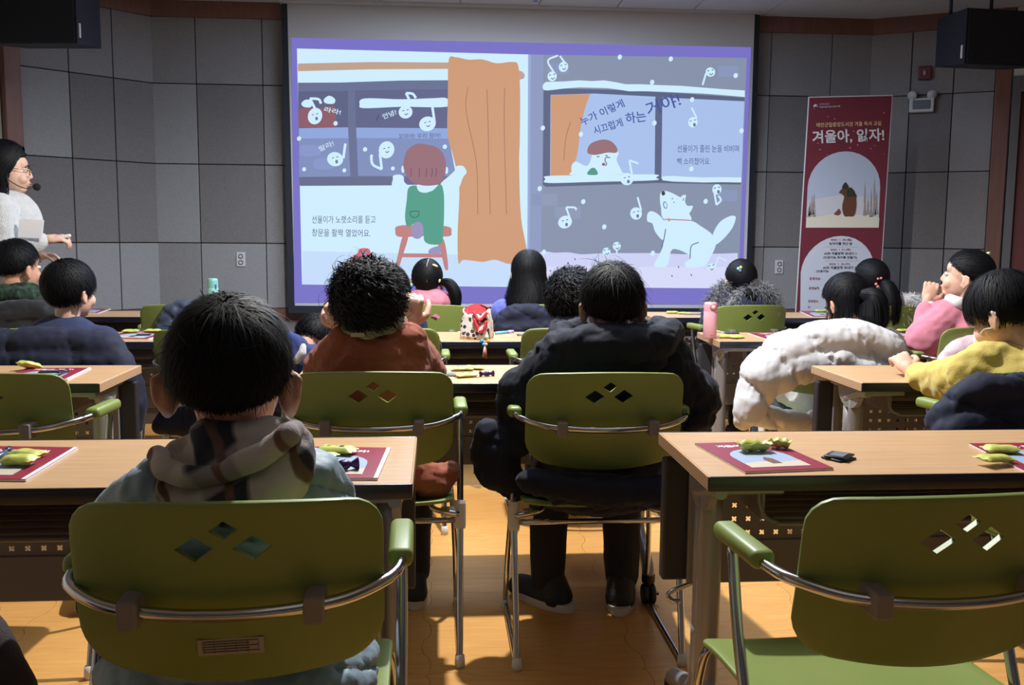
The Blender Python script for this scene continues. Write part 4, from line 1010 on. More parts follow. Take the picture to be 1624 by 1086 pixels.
def hair(o, base, C, R, s, style='short', n=3500, L=.05, th=.016, w=.0024, curl=0, lift=.2, crown=(.05, -.38, .92), tie=None, m=None, seed=1, drop=0, messy=.25, turns=1.6, fall_in=.0, name='hair', wave=0, face_y=.012, up=0):
    rng = np.random.default_rng(seed); m = m or M_HAIR
    Rm = np.array(R); C = np.array(C); base = np.array(base)
    i = np.arange(n*2)+.5; ph = np.arccos(1-2*i/(n*2)); th_ = math.pi*(1+5**.5)*i
    d = np.stack([np.cos(th_)*np.sin(ph), np.sin(th_)*np.sin(ph), np.cos(ph)], 1)+rng.normal(0, .03, (n*2, 3)); d /= np.linalg.norm(d, axis=1, keepdims=True)
    keep = d[:, 2] > hair_limit(d[:, 1], style)+up*(d[:, 1] < 0)+rng.normal(0, .035, len(d)); d = d[keep]; N = len(d)
    if tie is not None: pole = np.array(tie, float)
    else: pole = np.array(crown, float)
    pole /= np.linalg.norm(pole)
    ax = np.cross(pole, d); ln = np.linalg.norm(ax, axis=1, keepdims=True); ax = ax/(ln+1e-6)
    ax += rng.normal(0, messy, ax.shape); ax -= d*np.sum(ax*d, 1, keepdims=True); ax /= np.linalg.norm(ax, axis=1, keepdims=True)+1e-6
    sgn = 1.0
    Ls = L*(.65+.6*rng.random(N)); fade = np.ones(N)
    if style == 'short' and not curl: fade = np.clip((d[:, 2]+.75)/.75, .22, 1); Ls = Ls*fade
    elif style == 'short': Ls = Ls*np.clip((d[:, 2]+.85)/.85, .35, 1)
    ang_to = np.arccos(np.clip(d@pole, -1, 1))
    K = 20 if curl else (9 if drop else 6)
    if tie is not None: sgn = -1.0; Ls = np.minimum(Ls, ang_to*.085)
    tt = np.linspace(0, 1, K)
    maxang = 2.15 if not drop else 1.78
    A = Ls[:, None]*tt[None]/.085
    if tie is None:
        lim = np.maximum(maxang+.25*rng.random(N)-ang_to, .12 if drop else .3)[:, None]; over = np.maximum(A-lim, 0); A = np.minimum(A, lim)
    else: over = np.zeros_like(A)
    ca, sa = np.cos(sgn*A)[..., None], np.sin(sgn*A)[..., None]
    D = d[:, None]*ca+np.cross(ax[:, None], d[:, None])*sa
    lay = rng.random(N)[:, None]
    off = (th*fade[:, None] if len(fade) == len(lay) else th)*(.25+.75*lay)+lift*Ls[:, None]*tt[None]**1.2*(rng.random(N)[:, None]*.9)
    P = SK_C+D*(SK_R+off[..., None])
    nor = D.copy()
    if drop:
        endz = P[:, -1, 2]-over[:, -1]*.085
        bad = ((P[:, :, 1] > face_y) & (P[:, :, 2] < .045)).any(1) | ((P[:, -1, 1] > face_y) & (endz < .045))
        k_ = ~bad; P, nor, over, lay, D = P[k_], nor[k_], over[k_], lay[k_], D[k_]; N = len(P)
    Pw = (P*s)@Rm.T + C; Nw = nor@Rm.T
    dropv = np.array([0, 0, -1.0])
    if drop:
        # the rest of each strand hangs straight down, drawn slightly inwards
        Pw = Pw + dropv*(over*.085*s)[..., None]
        hor = Pw-C; hor[..., 2] = 0
        Pw = Pw - hor*(fall_in*np.minimum(over*.085/.1, 1.5))[..., None]
        if wave:
            Pw = Pw + (wave*np.sin(over*3+lay*6))[..., None]*np.cross(Nw, dropv)
    if curl:
        T = np.gradient(Pw, axis=1); T /= np.linalg.norm(T, axis=2, keepdims=True)+1e-9
        B = np.cross(T, Nw); ph0 = rng.random(N)[:, None]*6.28; q = ph0+tt[None]*6.28*turns
        rad = curl*s*np.minimum(tt*2.5, 1)[None]*(.7+.6*rng.random(N)[:, None])
        Pw = Pw + B*(rad*np.cos(q))[..., None]+Nw*(rad*(np.sin(q)+.6))[..., None]
    wd = w*(1-.8*tt**2)
    V, Fc = ribbons(Pw, wd*np.ones((N, 1))*(.7+.6*rng.random((N, 1))), Nw)
    # closed cap under the strands
    bm = bmesh.new(); bmesh.ops.create_icosphere(bm, subdivisions=5, radius=1); bm.verts.index_update()
    cd = np.array([v.co[:] for v in bm.verts]); cd /= np.linalg.norm(cd, axis=1, keepdims=True)
    mk = np.clip((cd[:, 2]-hair_limit(cd[:, 1], style)-up*(cd[:, 1] < 0)+.06)/.16, 0, 1); mk = mk*mk*(3-2*mk); fd = np.clip((cd[:, 2]+.75)/.75, .3, 1) if (style == 'short' and not curl) else 1.0
    cp = SK_C+cd*(SK_R+(-.012+mk*(.012+th*.42*fd)+.0025*fbm(cd*9+seed, 2)*mk)[:, None])
    cf = np.array([[v.index for v in f.verts] for f in bm.faces]); bm.free()
    cw = (cp*s)@Rm.T+C
    nV = len(V); V = np.concatenate([V, cw])-base
    Fq = np.concatenate([np.concatenate([Fc[:, [0, 1, 2]], Fc[:, [0, 2, 3]]]), cf+nV])
    me = mesh_np(V, Fq); shade(me)
    return link(name, me, m, o)
def bunch(o, base, path, radii, n=500, w=.003, m=None, seed=2, name='ponytail', spread=.25, wave=0, core=.72):
    """tail of hair along a path"""
    rng = np.random.default_rng(seed); m = m or M_HAIR
    pts = catmull(path, 6); K = len(pts); P = np.array([p[:] for p in pts]); rr = np.interp(np.linspace(0, len(radii)-1, K), np.arange(len(radii)), radii)
    T = np.gradient(P, axis=0); T /= np.linalg.norm(T, axis=1, keepdims=True); a = np.array([0.13, 1, .2]); S_ = np.cross(T, a); S_ /= np.linalg.norm(S_, axis=1, keepdims=True); B = np.cross(T, S_)
    ph = rng.random(n)*6.28; r = np.sqrt(rng.random(n))*.35+.65+rng.normal(0, .05, n); tt = np.linspace(0, 1, K)
    q = ph[:, None]+spread*tt[None]*rng.normal(0, 1, n)[:, None]
    R_ = r[:, None]*rr[None]*(1+wave*np.sin(tt[None]*9+ph[:, None]*3))
    Q_ = P[None]+S_[None]*(R_*np.cos(q))[..., None]+B[None]*(R_*np.sin(q))[..., None]
    cut_ = (.8+.2*rng.random(n))
    N_ = S_[None]*np.cos(q)[..., None]+B[None]*np.sin(q)[..., None]
    V, Fc = ribbons(Q_, (w*(1-.75*tt**3))[None]*np.ones((n, 1)), N_)
    bm = bmesh.new(); tube(bm, pts, [max(.002, x*core) for x in rr], 12); bm.verts.index_update()
    cv = np.array([v.co[:] for v in bm.verts]); cfs = [[v.index for v in f.verts] for f in bm.faces]; bm.free()
    tri = [t for f in cfs for t in ([f[0], f[i], f[i+1]] for i in range(1, len(f)-1))]
    V2 = np.concatenate([V, cv])-np.array(base); F2 = np.concatenate([Fc[:, [0, 1, 2]], Fc[:, [0, 2, 3]], np.array(tri)+len(V)])
    me = mesh_np(V2, F2); shade(me); return link(name, me, m, o)
def fur(o, base, pts, nors, L, w, m, seed=3, name='fur_trim', droop=.4, K=4):
    rng = np.random.default_rng(seed); N = len(pts); tt = np.linspace(0, 1, K)
    dirv = nors+rng.normal(0, .45, nors.shape); dirv /= np.linalg.norm(dirv, axis=1, keepdims=True); Ls = L*(.5+rng.random(N))
    P = pts[:, None]+dirv[:, None]*(Ls[:, None]*tt[None])[..., None]; P[..., 2] -= droop*Ls[:, None]*tt[None]**2
    sd = np.cross(dirv, rng.normal(0, 1, nors.shape)); sd /= np.linalg.norm(sd, axis=1, keepdims=True)
    V, Fc = ribbons(P, w*(1-.85*tt), np.broadcast_to(sd[:, None], P.shape)); me = mesh_np(V-np.array(base), Fc); shade(me); return link(name, me, m, o)
# --- a seated person from a few joints
class Person:
    def __init__(self, label, base, C, yaw=0, pitch=0, roll=0, s=1.0, skin=None, voxel=.006, pelvis=None, sw=.145, elbows=None, hands=None, hand_opts=None, knees=None, feet=None, nose=1.0, group='people seated at the desks', neck=None, name='person', byaw=0, ear=1.0):
        self.base = Vector((base[0], base[1], 0)); self.C = Vector(C); self.R = rot3(yaw, pitch, roll); self.s = s; C = self.C
        bx, by = base
        self.pel = Vector(pelvis) if pelvis else Vector((bx, by+.17, .535))
        self.nb = Vector(neck) if neck else C+self.R @ Vector((0, -.022*s, -.150*s))
        self.ch = self.nb.lerp(self.pel, .30)
        side = Vector((math.cos(byaw), math.sin(byaw), 0))
        ax = (self.nb-self.pel).normalized()
        self.sh = [self.nb+side*q*sw-ax*.045 for q in (-1, 1)]
        self.el = [Vector(e) for e in elbows] if elbows else [self.sh[k]+Vector(((-1, 1)[k]*.0, .10, -.15)) for k in (0, 1)]
        self.ha = [Vector(h) for h in hands] if hands else [Vector((self.el[k].x+(1, -1)[k]*.06, self.el[k].y+.10, .64)) for k in (0, 1)]
        self.hip = [self.pel+Vector((q*.075, 0, -.02)) for q in (-1, 1)]
        self.kn = [Vector(k) for k in knees] if knees else [self.pel+Vector((q*.10, .33, -.03)) for q in (-1, 1)]
        self.ft = [Vector(f) for f in feet] if feet else [Vector((k.x, k.y+.0, .075)) for k in self.kn]
        P = head_prims(C, self.R, s, nose=nose, ear=ear)
        P += [('c', self.nb, C+self.R @ Vector((0, -.022*s, -.05*s)), .045*s, .044*s), ('e', self.ch, (.085, .045, .11)), ('c', self.ch, self.pel, .06, .07),
              ('c', self.nb-Vector((0, 0, .02)), self.sh[0], .030, .028), ('c', self.nb-Vector((0, 0, .02)), self.sh[1], .030, .028)]
        ho = hand_opts or [{}, {}]
        for k in (0, 1):
            P += [('c', self.sh[k], self.el[k], .034, .027), ('c', self.el[k], self.ha[k], .026, .019)]
            d = ho[k].get('d', (self.ha[k]-self.el[k])); P += hand_prims(self.ha[k], d, ho[k].get('n', (0, 0, 1)), ho[k].get('s', s*.92), ho[k].get('curl', .45), ho[k].get('side', (1, -1)[k]))
            P += [('c', self.hip[k], self.kn[k], .065, .047), ('c', self.kn[k], self.ft[k], .045, .032), ('c', self.ft[k]+Vector((0, -.03, -.035)), self.ft[k]+Vector((0, .10, -.045)), .028, .022)]
        me = remesh(prims_bm(P), voxel, 3, .4); me.transform(Matrix.Translation(-self.base)); shade(me)
        self.o = link(name, me, skin or M_SKIN); self.o.location = self.base; tag(self.o, label, 'person', group)
        face_parts(self.o, self.base, C, self.R, s)
    def W(self, x, y, z): return self.C+self.R @ Vector((x*self.s, y*self.s, z*self.s))
    def hair(self, **k): return hair(self.o, self.base, self.C, self.R, self.s, **k)
    def bunch(self, path, radii, **k): return bunch(self.o, self.base, path, radii, **k)
    def wear(self, name, prims, m, **k): return garment(name, prims, m, self.o, self.base, **k)
    def top_prims(self, f=1.0, arm=.05, cuff=.035, chest=(.155, .105, .13), hem=.13):
        P = [('e', self.ch, tuple(c*f for c in chest)), ('e', self.pel+Vector((0, 0, .03)), (hem*1.15*f, hem*.9*f, .11*f)), ('c', self.ch, self.pel, .125*f, .12*f), ('c', self.nb-Vector((0, 0, .01)), self.ch, .055*f, .10*f)]
        for k in (0, 1):
            P += [('c', self.nb-Vector((0, 0, .02)), self.sh[k], .048*f, arm*1.1*f), ('c', self.ch, self.sh[k], .09*f, arm*1.1*f), ('c', self.sh[k], self.el[k], arm*1.12*f, arm*.95*f), ('c', self.el[k], self.ha[k].lerp(self.el[k], .16), arm*.95*f, cuff*f)]
        return P
    def trousers(self, m, f=1.0, voxel=.009):
        P = [('e', self.pel, (.14*f, .12*f, .10*f))]
        for k in (0, 1): P += [('c', self.hip[k], self.kn[k], .082*f, .062*f), ('c', self.kn[k], self.ft[k]+Vector((0, 0, .03)), .060*f, .048*f)]
        self.wear('trousers', P, m, voxel=voxel, fx=[folds(.006, 14)])
    def shoes(self, m, sole=None, s=1.0, yaws=(0, 0)):
        for k in (0, 1):
            f = self.ft[k]; bm = prims_bm([('c', f+Vector((0, -.045, -.030)), f+Vector((0, .095*s, -.040)), .040*s, .034*s), ('c', f+Vector((0, -.045, -.03)), f+Vector((0, -.02, .02)), .038*s, .036*s)])
            me = remesh(bm, .006, 3); co, no = get_vn(me); co[:, 2] = np.maximum(co[:, 2], .016); me.vertices.foreach_set('co', co.ravel()); me.update(); me.transform(Matrix.Translation(-self.base)); RZ = Matrix.Translation(Vector((f.x, f.y, 0))-self.base) @ Matrix.Rotation(yaws[k], 4, 'Z') @ Matrix.Translation(self.base-Vector((f.x, f.y, 0))); me.transform(RZ); shade(me)
            so = link('shoe', me, m, self.o)
            bm = bmesh.new(); cx = f-self.base
            loop = [(.038*s*math.cos(a)*(1 if math.sin(a) < 0 else .95), .105*s*math.sin(a)+.022) for a in [2*math.pi*i/24 for i in range(24)]]
            va = [bm.verts.new((cx.x+x, cx.y+y, .001)) for x, y in loop]; vb = [bm.verts.new((cx.x+x*1.08, cx.y+y*1.04, .028)) for x, y in loop]
            for i in range(24): bm.faces.new((va[i], va[(i+1) % 24], vb[(i+1) % 24], vb[i]))
            bm.faces.new(va[::-1]); bm.faces.new(vb); bm.transform(RZ); link('sole', bm_mesh(bm), sole or M_WHITEPL, so)
def cloth_mat(name, col, col2=None, rough=.8, sheen=.15, bump=(240, .2), nsc=14, spec=.25):
    return mat(name, col, rough, noise=(nsc, col2 or tuple(int(c*.86) for c in col), .28), bump=bump, sheen=sheen, spec=spec)
def coat(name, label, prims, m, base, voxel=.009, fx=(), group=None, it=4):
    b = Vector((base[0], base[1], base[2] if len(base) > 2 else 0)); me = remesh(prims_bm(prims), voxel, it)
    for f in fx: displace(me, f)
    me.transform(Matrix.Translation(-b)); shade(me); o = link(name, me, m); o.location = b
    return tag(o, label, 'coat', group)
def A(px, py, Y): return at(px, py, Y)
# ------------------------------------------------------------------ people
def path_(pts, Y, rs): return ('p', [(A(x, y, Y), px_r(rs[i], Y)) for i, (x, y) in enumerate(pts)])
DARKP = cloth_mat('dark_trousers', (30, 32, 40)); BLUEP = cloth_mat('denim_trousers', (52, 62, 92)); GREYP = cloth_mat('grey_trousers', (88, 88, 94))
SH_D = mat('dark_shoe', (26, 27, 32), .6, bump=(160, .3)); SH_W = mat('white_sole', (206, 202, 196), .5, bump=(90, .5))

# --- boy in the pale blue padded coat with a fleece hood (nearest)
Y = 1.41
p = Person('person seen from behind in a pale grey-blue padded coat with a blotched fleece hood', (-.288, 1.285), A(366, 603, 1.47), s=1.05, sw=.12, voxel=.0045, ear=1.35,
           elbows=[A(205, 850, 1.50), A(522, 845, 1.50)], hands=[A(270, 805, 1.80), A(470, 805, 1.80)])
p.hair(style='short', n=15000, L=.034, th=.017, w=.0017, lift=.22, messy=.35, seed=11)
p.hair(style='short', n=260, L=.065, th=.019, w=.0018, lift=.45, messy=.6, seed=12, name='stray_hair')
PUFF = cloth_mat('pale_blue_nylon', (138, 160, 176), (128, 150, 168), .55, .05, (300, .06), 10, .4)
r = lambda k, yy=Y: px_r(k, yy)
P = [('e', A(370, 830, 1.44), (r(165), .13, r(110))), ('e', A(370, 950, 1.44), (r(200), .15, r(120))), ('e', A(382, 1062, 1.47), (r(238), .17, r(92))),
     ('c', A(262, 778, 1.43), A(200, 850, 1.47), r(64), r(72)), ('c', A(478, 770, 1.43), A(520, 838, 1.47), r(66), r(72)), ('c', A(262, 778, 1.43), A(478, 770, 1.43), r(62), r(62)),
     ('c', A(200, 850, 1.47), A(265, 815, 1.74), r(66), r(46)), ('c', A(524, 838, 1.47), A(475, 815, 1.74), r(68), r(46))]
p.wear('padded_coat', P, PUFF, voxel=.006, it=6, fx=[quilt((.15, .35, 1), .085, .016, 3), folds(.006, 26, seed=3, ridge=True), folds(.0025, 70, seed=9, ridge=True)])
def fleece_mat():
    m = bpy.data.materials.new('blotched_fleece'); m.use_nodes = True; nt = m.node_tree; b = nt.nodes['Principled BSDF']; b.inputs['Roughness'].default_value = .95; b.inputs['Sheen Weight'].default_value = .15
    t = nt.nodes.new('ShaderNodeTexCoord'); mp = nt.nodes.new('ShaderNodeMapping'); mp.inputs['Rotation'].default_value = (.2, .5, .3); nt.links.new(t.outputs['Object'], mp.inputs[0])
    def ramp(src, a, ca, c, cb):
        r_ = nt.nodes.new('ShaderNodeValToRGB'); r_.color_ramp.elements[0].position = a; r_.color_ramp.elements[1].position = c; r_.color_ramp.elements[0].color = ca; r_.color_ramp.elements[1].color = cb; nt.links.new(src, r_.inputs[0]); return r_.outputs[0]
    def wave(dirn, scale, phase, lo, hi):
        w = nt.nodes.new('ShaderNodeTexWave'); w.bands_direction = dirn; w.inputs['Scale'].default_value = scale; w.inputs['Distortion'].default_value = 1.2; w.inputs['Detail Scale'].default_value = 3; w.inputs['Phase Offset'].default_value = phase
        nt.links.new(mp.outputs[0], w.inputs['Vector']); return ramp(w.outputs['Fac'], lo, (0, 0, 0, 1), hi, (1, 1, 1, 1))
    a1, a2, a3 = wave('X', 2.6, 1.0, .45, .65), wave('Z', 3.2, 2.2, .35, .6), wave('X', 3.4, .4, .94, .985)
    def mixc(fac, ca, cb):
        m_ = nt.nodes.new('ShaderNodeMix'); m_.data_type = 'RGBA'
        nt.links.new(fac, m_.inputs[0])
        for k_, c_ in ((6, ca), (7, cb)):
            if isinstance(c_, tuple): m_.inputs[k_].default_value = c_
            else: nt.links.new(c_, m_.inputs[k_])
        return m_.outputs[2]
    mul = nt.nodes.new('ShaderNodeMath'); mul.operation = 'MULTIPLY'; nt.links.new(a1, mul.inputs[0]); nt.links.new(a2, mul.inputs[1])
    c1 = mixc(a1, rgb(192, 184, 180), rgb(150, 142, 142)); c2 = mixc(mul.outputs[0], c1, rgb(44, 47, 60)); c3 = mixc(a3, c2, rgb(112, 82, 70))
    mx = nt.nodes.new('ShaderNodeMix'); mx.data_type = 'RGBA'; mx.inputs[0].default_value = 0; nt.links.new(c3, mx.inputs[6])
    nt.links.new(mx.outputs[2], b.inputs['Base Color'])
    n3 = nt.nodes.new('ShaderNodeTexNoise'); n3.inputs['Scale'].default_value = 420; nt.links.new(mp.outputs[0], n3.inputs['Vector']); bp = nt.nodes.new('ShaderNodeBump'); bp.inputs['Strength'].default_value = .35; bp.inputs['Distance'].default_value = .004
    nt.links.new(n3.outputs['Fac'], bp.inputs['Height']); nt.links.new(bp.outputs[0], b.inputs['Normal']); return m
P = [('p', [(A(318, 690, 1.46), r(30)), (A(290, 712, 1.44), r(28)), (A(262, 745, 1.40), r(26)), (A(268, 782, 1.37), r(26)), (A(320, 800, 1.36), r(30)), (A(380, 800, 1.355), r(34)), (A(430, 782, 1.36), r(36)), (A(458, 740, 1.375), r(32)), (A(462, 706, 1.40), r(26)), (A(436, 690, 1.45), r(24))]),
     ('c', A(322, 702, 1.40), A(440, 698, 1.40), r(26), r(26)), ('e', A(382, 745, 1.40), (r(80), .05, r(55))), ('e', A(362, 770, 1.39), (r(100), .045, r(58))), ('c', A(300, 740, 1.40), A(440, 735, 1.40), r(34), r(34))]
M_FLE = fleece_mat()
p.wear('hood_rim', [('p', [(A(x, y, yy), px_r(q_, yy)) for x, y, yy, q_ in ((252, 722, 1.40, 15), (256, 742, 1.362, 17), (300, 757, 1.340, 18), (350, 752, 1.335, 19), (410, 724, 1.338, 19), (452, 692, 1.352, 18), (466, 684, 1.38, 16))])], M_FLE, voxel=.004, it=3, fx=[folds(.008, 30, seed=12)])
p.wear('fleece_hood', P, M_FLE, voxel=.005, it=5, fx=[folds(.030, 12, (1, 1, .7), 5, True), folds(.006, 40, seed=2)])
p.trousers(DARKP); p.shoes(SH_D, SH_W)

# --- boy in the black padded coat
Y = 2.62
p = Person('person seen from behind in a bulky black padded coat and dark trainers', (.452, 2.46), A(970, 485, 2.66), s=.98, ear=1.2, sw=.15,
           elbows=[A(825, 655, 2.74), A(1120, 650, 2.76)], hands=[A(890, 570, 3.08), A(1050, 570, 3.08)],
           knees=[(.365, 2.96, .50), (.60, 2.96, .50)], feet=[at(868, 925, Z=.07), at(985, 925, Z=.07)])
p.hair(style='short', n=9000, L=.045, th=.018, w=.0024, lift=.30, messy=.4, seed=21, m=M_HAIRB)
p.hair(style='short', n=160, L=.075, th=.02, w=.0022, lift=.7, messy=.8, seed=22, m=M_HAIRB, name='stray_hair')
BLK = cloth_mat('black_nylon', (23, 27, 42), (28, 32, 48), .78, .06, (300, .05), 9, .2)
r = lambda k: px_r(k, 2.62)
P = [('e', A(968, 610, 2.66), (r(118), .13, r(92))), ('e', A(965, 700, 2.64), (r(122), .15, r(90))), ('e', A(945, 770, 2.66), (r(132), .15, r(44))),
     ('c', A(890, 570, 2.63), A(842, 640, 2.68), r(48), r(52)), ('c', A(1050, 568, 2.64), A(1094, 640, 2.70), r(46), r(50)), ('c', A(890, 568, 2.63), A(1050, 566, 2.64), r(44), r(44)),
     ('c', A(842, 645, 2.68), A(900, 600, 2.98), r(52), r(32)), ('c', A(1096, 642, 2.70), A(1040, 600, 2.98), r(50), r(32)),
     ('c', A(835, 655, 2.66), A(828, 625, 2.67), r(46), r(44)), ('c', A(1098, 650, 2.68), A(1100, 622, 2.70), r(44), r(42)),
     ('p', [(A(822, 700, 2.62), r(24)), (A(788, 705, 2.64), r(34)), (A(790, 745, 2.64), r(38)), (A(822, 775, 2.64), r(24))]), ('c', A(775, 690, 2.64), A(770, 720, 2.64), r(26), r(24)), path_([(838, 764), (900, 776), (980, 780), (1050, 778)], 2.43, [20, 26, 27, 24]), path_([(880, 792), (980, 797), (1052, 792)], 2.43, [10, 14, 14])]
p.wear('padded_coat', P, BLK, voxel=.0075, it=5, fx=[quilt((.1, .2, 1), .14, .012, 4), folds(.008, 22, seed=6, ridge=True), folds(.003, 60, seed=8, ridge=True)])
P = [('p', [(A(890, 556, 2.62), r(28)), (A(925, 546, 2.55), r(30)), (A(990, 546, 2.54), r(30)), (A(1045, 542, 2.56), r(28)), (A(1066, 526, 2.62), r(22)), (A(1040, 518, 2.70), r(18))]),
     ('p', [(A(890, 556, 2.62), r(26)), (A(888, 532, 2.68), r(22)), (A(920, 518, 2.73), r(16))]), ('e', A(970, 568, 2.57), (r(92), .05, r(38))), ('c', A(900, 544, 2.62), A(1060, 541, 2.62), r(24), r(24)), ('c', A(925, 535, 2.56), A(1020, 533, 2.56), r(22), r(22))]
p.wear('hood', P, BLK, voxel=.0065, it=4, fx=[folds(.008, 24, seed=16, ridge=True)])
p.trousers(mat('black_trousers', (24, 25, 32), .85), 1.18); p.shoes(SH_D, SH_W, 1.25, (.75, -.25))

# --- curly boy in rust orange, fists at his cheeks
p = Person('person in a rust orange coat with fists raised to the cheeks', (-.168, 2.49), A(584, 484, 2.66), s=.95, voxel=.0042, skin=M_SKINF, sw=.10,
           elbows=[A(512, 592, 2.96), A(668, 588, 2.98)], hands=[A(542, 522, 2.80), A(648, 518, 2.80)],
           hand_opts=[{'d': (-.35, .1, 1), 'n': (-.3, -1, .0), 'curl': 1.0, 's': 1.12, 'side': -1}, {'d': (.15, -.05, 1), 'n': (.2, -1, .2), 'curl': 1.05, 's': 1.2, 'side': 1}])
p.hair(style='short', n=2300, L=.085, th=.020, w=.0042, curl=.0125, lift=.22, messy=.45, seed=31, turns=2.1, up=.22)
p.hair(style='short', n=170, L=.11, th=.026, w=.0034, curl=.016, lift=.45, messy=.7, seed=32, turns=1.9, up=.5, name='loose_curls')
RUST = cloth_mat('rust_twill', (150, 84, 62), (140, 76, 56), .8, .1, (360, .12), 8)
r = lambda k: px_r(k, 2.66)
P = [('e', A(593, 600, 2.68), (r(92), .125, r(80))), ('e', A(600, 700, 2.68), (r(96), .13, r(80))), ('c', A(548, 548, 2.66), A(645, 545, 2.66), r(34), r(34)),
     ('c', A(548, 555, 2.67), A(520, 590, 2.78), r(38), r(42)), ('c', A(642, 552, 2.67), A(668, 590, 2.78), r(38), r(42)), ('c', A(520, 590, 2.78), A(514, 590, 2.95), r(40), r(30)), ('c', A(666, 590, 2.78), A(664, 588, 2.95), r(42), r(30)),
     ('c', A(514, 590, 2.95), A(533, 545, 2.86), r(28), r(20)), ('c', A(664, 588, 2.95), A(653, 545, 2.86), r(28), r(20)), ('e', A(595, 560, 2.66), (r(70), .09, r(40))),
     ('p', [(A(640, 745, 2.60), r(30)), (A(690, 765, 2.62), r(26)), (A(715, 745, 2.66), r(16))])]
p.wear('coat', P, RUST, voxel=.0065, it=5, fx=[folds(.012, 15, (.8, 1, 1.5), 31, True), folds(.004, 45, seed=33, ridge=True)])
P = [('p', [(A(548, 520, 2.72), r(14)), (A(556, 520, 2.63), r(15)), (A(590, 520, 2.60), r(16)), (A(622, 512, 2.63), r(17)), (A(634, 512, 2.72), r(14))]), ('c', A(556, 518, 2.65), A(624, 512, 2.65), r(15), r(15))]
SHERPA = mat('sherpa', (158, 152, 132), .95, noise=(60, (132, 128, 108), .3), bump=(170, .9), sheen=.3)
p.wear('sherpa_collar', P, SHERPA, voxel=.005, fx=[folds(.004, 70, seed=4)])
bm = bmesh.new(); c = A(567, 531, 2.545)-p.base; box(bm, c.x-.018, c.x+.018, c.y-.001, c.y+.004, c.z-.0055, c.z+.0055, .001); link('neck_tag', bm_mesh(bm), mat('tag_cloth', (178, 170, 130), .8), p.o)
p.trousers(DARKP); p.shoes(SH_D, SH_W)

# --- child in royal blue slumped on a chair
Y = 3.7
p = Person('person slumped low in a royal blue top with a white sleeve stripe', (-.86, 3.56), A(497, 542, 4.0), yaw=-.5, pitch=-.9, s=.95, voxel=.0065, pelvis=(-.80, 3.78, .53), neck=A(472, 556, 3.86),
           elbows=[A(430, 590, 4.0), A(486, 588, 3.95)], hands=[A(450, 575, 4.18), A(490, 568, 4.15)])
p.hair(style='short', n=2600, L=.04, th=.016, w=.003, lift=.2, messy=.4, seed=41)
BLUE = cloth_mat('royal_blue', (34, 52, 118), (28, 44, 104)); r = lambda k: px_r(k, 3.7)
P = p.top_prims(1.02)+[('c', A(440, 560, 3.72), A(472, 572, 3.80), r(30), r(22)), ('c', A(455, 545, 3.74), A(470, 552, 3.80), r(22), r(22)), ('c', A(440, 630, 3.72), A(455, 645, 3.75), r(22), r(14))]
p.wear('blue_top', P, BLUE, fx=[folds(.008, 16, seed=41)])
p.wear('white_stripe', [('p', [(A(481, 549, 3.70), r(5)), (A(479, 560, 3.69), r(7)), (A(470, 572, 3.69), r(6))])], cloth_mat('white_stripe', (210, 212, 220)), voxel=.004)
p.trousers(BLUEP); p.shoes(SH_D)

# --- person in a black jacket, long black hair
p = Person('person bowed forward in a plain black jacket behind the rust orange coat', (-.20, 3.66), A(612, 470, 3.84), s=1.10, pitch=-.2, sw=.16)
p.hair(style='long', n=3800, L=.24, th=.018, w=.0032, drop=1, lift=.05, messy=.08, seed=51, fall_in=.1)
P = p.top_prims(1.12, .055)+[('e', A(640, 520, 3.82), (px_r(38, 3.82), .10, px_r(34, 3.82)))]
p.wear('jacket', P, BLK, fx=[folds(.008, 16, seed=51, ridge=True)]); p.trousers(DARKP); p.shoes(SH_D)

# --- curly child beside the black coat
p = Person('person in a slate hooded top half hidden by the black padded coat', (.545, 3.66), A(906, 478, 3.84), s=1.0, yaw=-.2)
p.hair(style='short', n=1700, L=.085, th=.020, w=.0048, curl=.0125, lift=.25, messy=.45, seed=61, turns=2.1)
SLATE = cloth_mat('slate_cotton', (62, 68, 86)); r = lambda k: px_r(k, 3.8)
P = p.top_prims(1.06)+[('p', [(A(882, 520, 3.86), r(14)), (A(890, 516, 3.76), r(18)), (A(920, 518, 3.73), r(20)), (A(945, 514, 3.78), r(16))])]
p.wear('hooded_top', P, SLATE, fx=[folds(.008, 16, seed=61)]); p.trousers(DARKP); p.shoes(SH_D)

# --- girl with two bunches, pink jacket
p = Person('person in a pink jacket facing the screen, yellow and cyan hair ties', (-.045, 4.87), A(677, 446, 5.02), s=1.0, roll=.05)
p.hair(style='updo', n=2600, L=.11, th=.010, w=.0034, tie=(.75, -.55, -.45), lift=0, messy=.10, seed=71)
p.bunch([A(697, 446, 4.97), A(712, 450, 4.94), A(722, 466, 4.93), A(722, 488, 4.95), A(716, 500, 4.97)], [.012, .030, .034, .026, .006], n=260, w=.0045, seed=72)
p.bunch([A(655, 450, 5.0), A(648, 455, 5.0), A(645, 470, 5.02), A(648, 484, 5.05)], [.010, .018, .018, .005], n=160, w=.0045, seed=73)
for q, c_, nm in ((A(696, 445, 4.955), (222, 222, 150), 'hair_tie_yellow'), (A(652, 452, 4.985), (120, 200, 214), 'hair_tie_cyan')):
    bm = bmesh.new(); ell(bm, q-p.base, (.012, .012, .012), None, 2); link('hair_tie', bm_mesh(bm, smooth=True), mat(nm, c_, .4), p.o)
bm = bmesh.new(); c = A(690, 421, 4.93)-p.base; ell(bm, c, (.016, .006, .006), rot3(0, 0, .4), 2); link('hair_clip', bm_mesh(bm, smooth=True), mat('hair_tie_yellow', (222, 222, 150), .4), p.o)
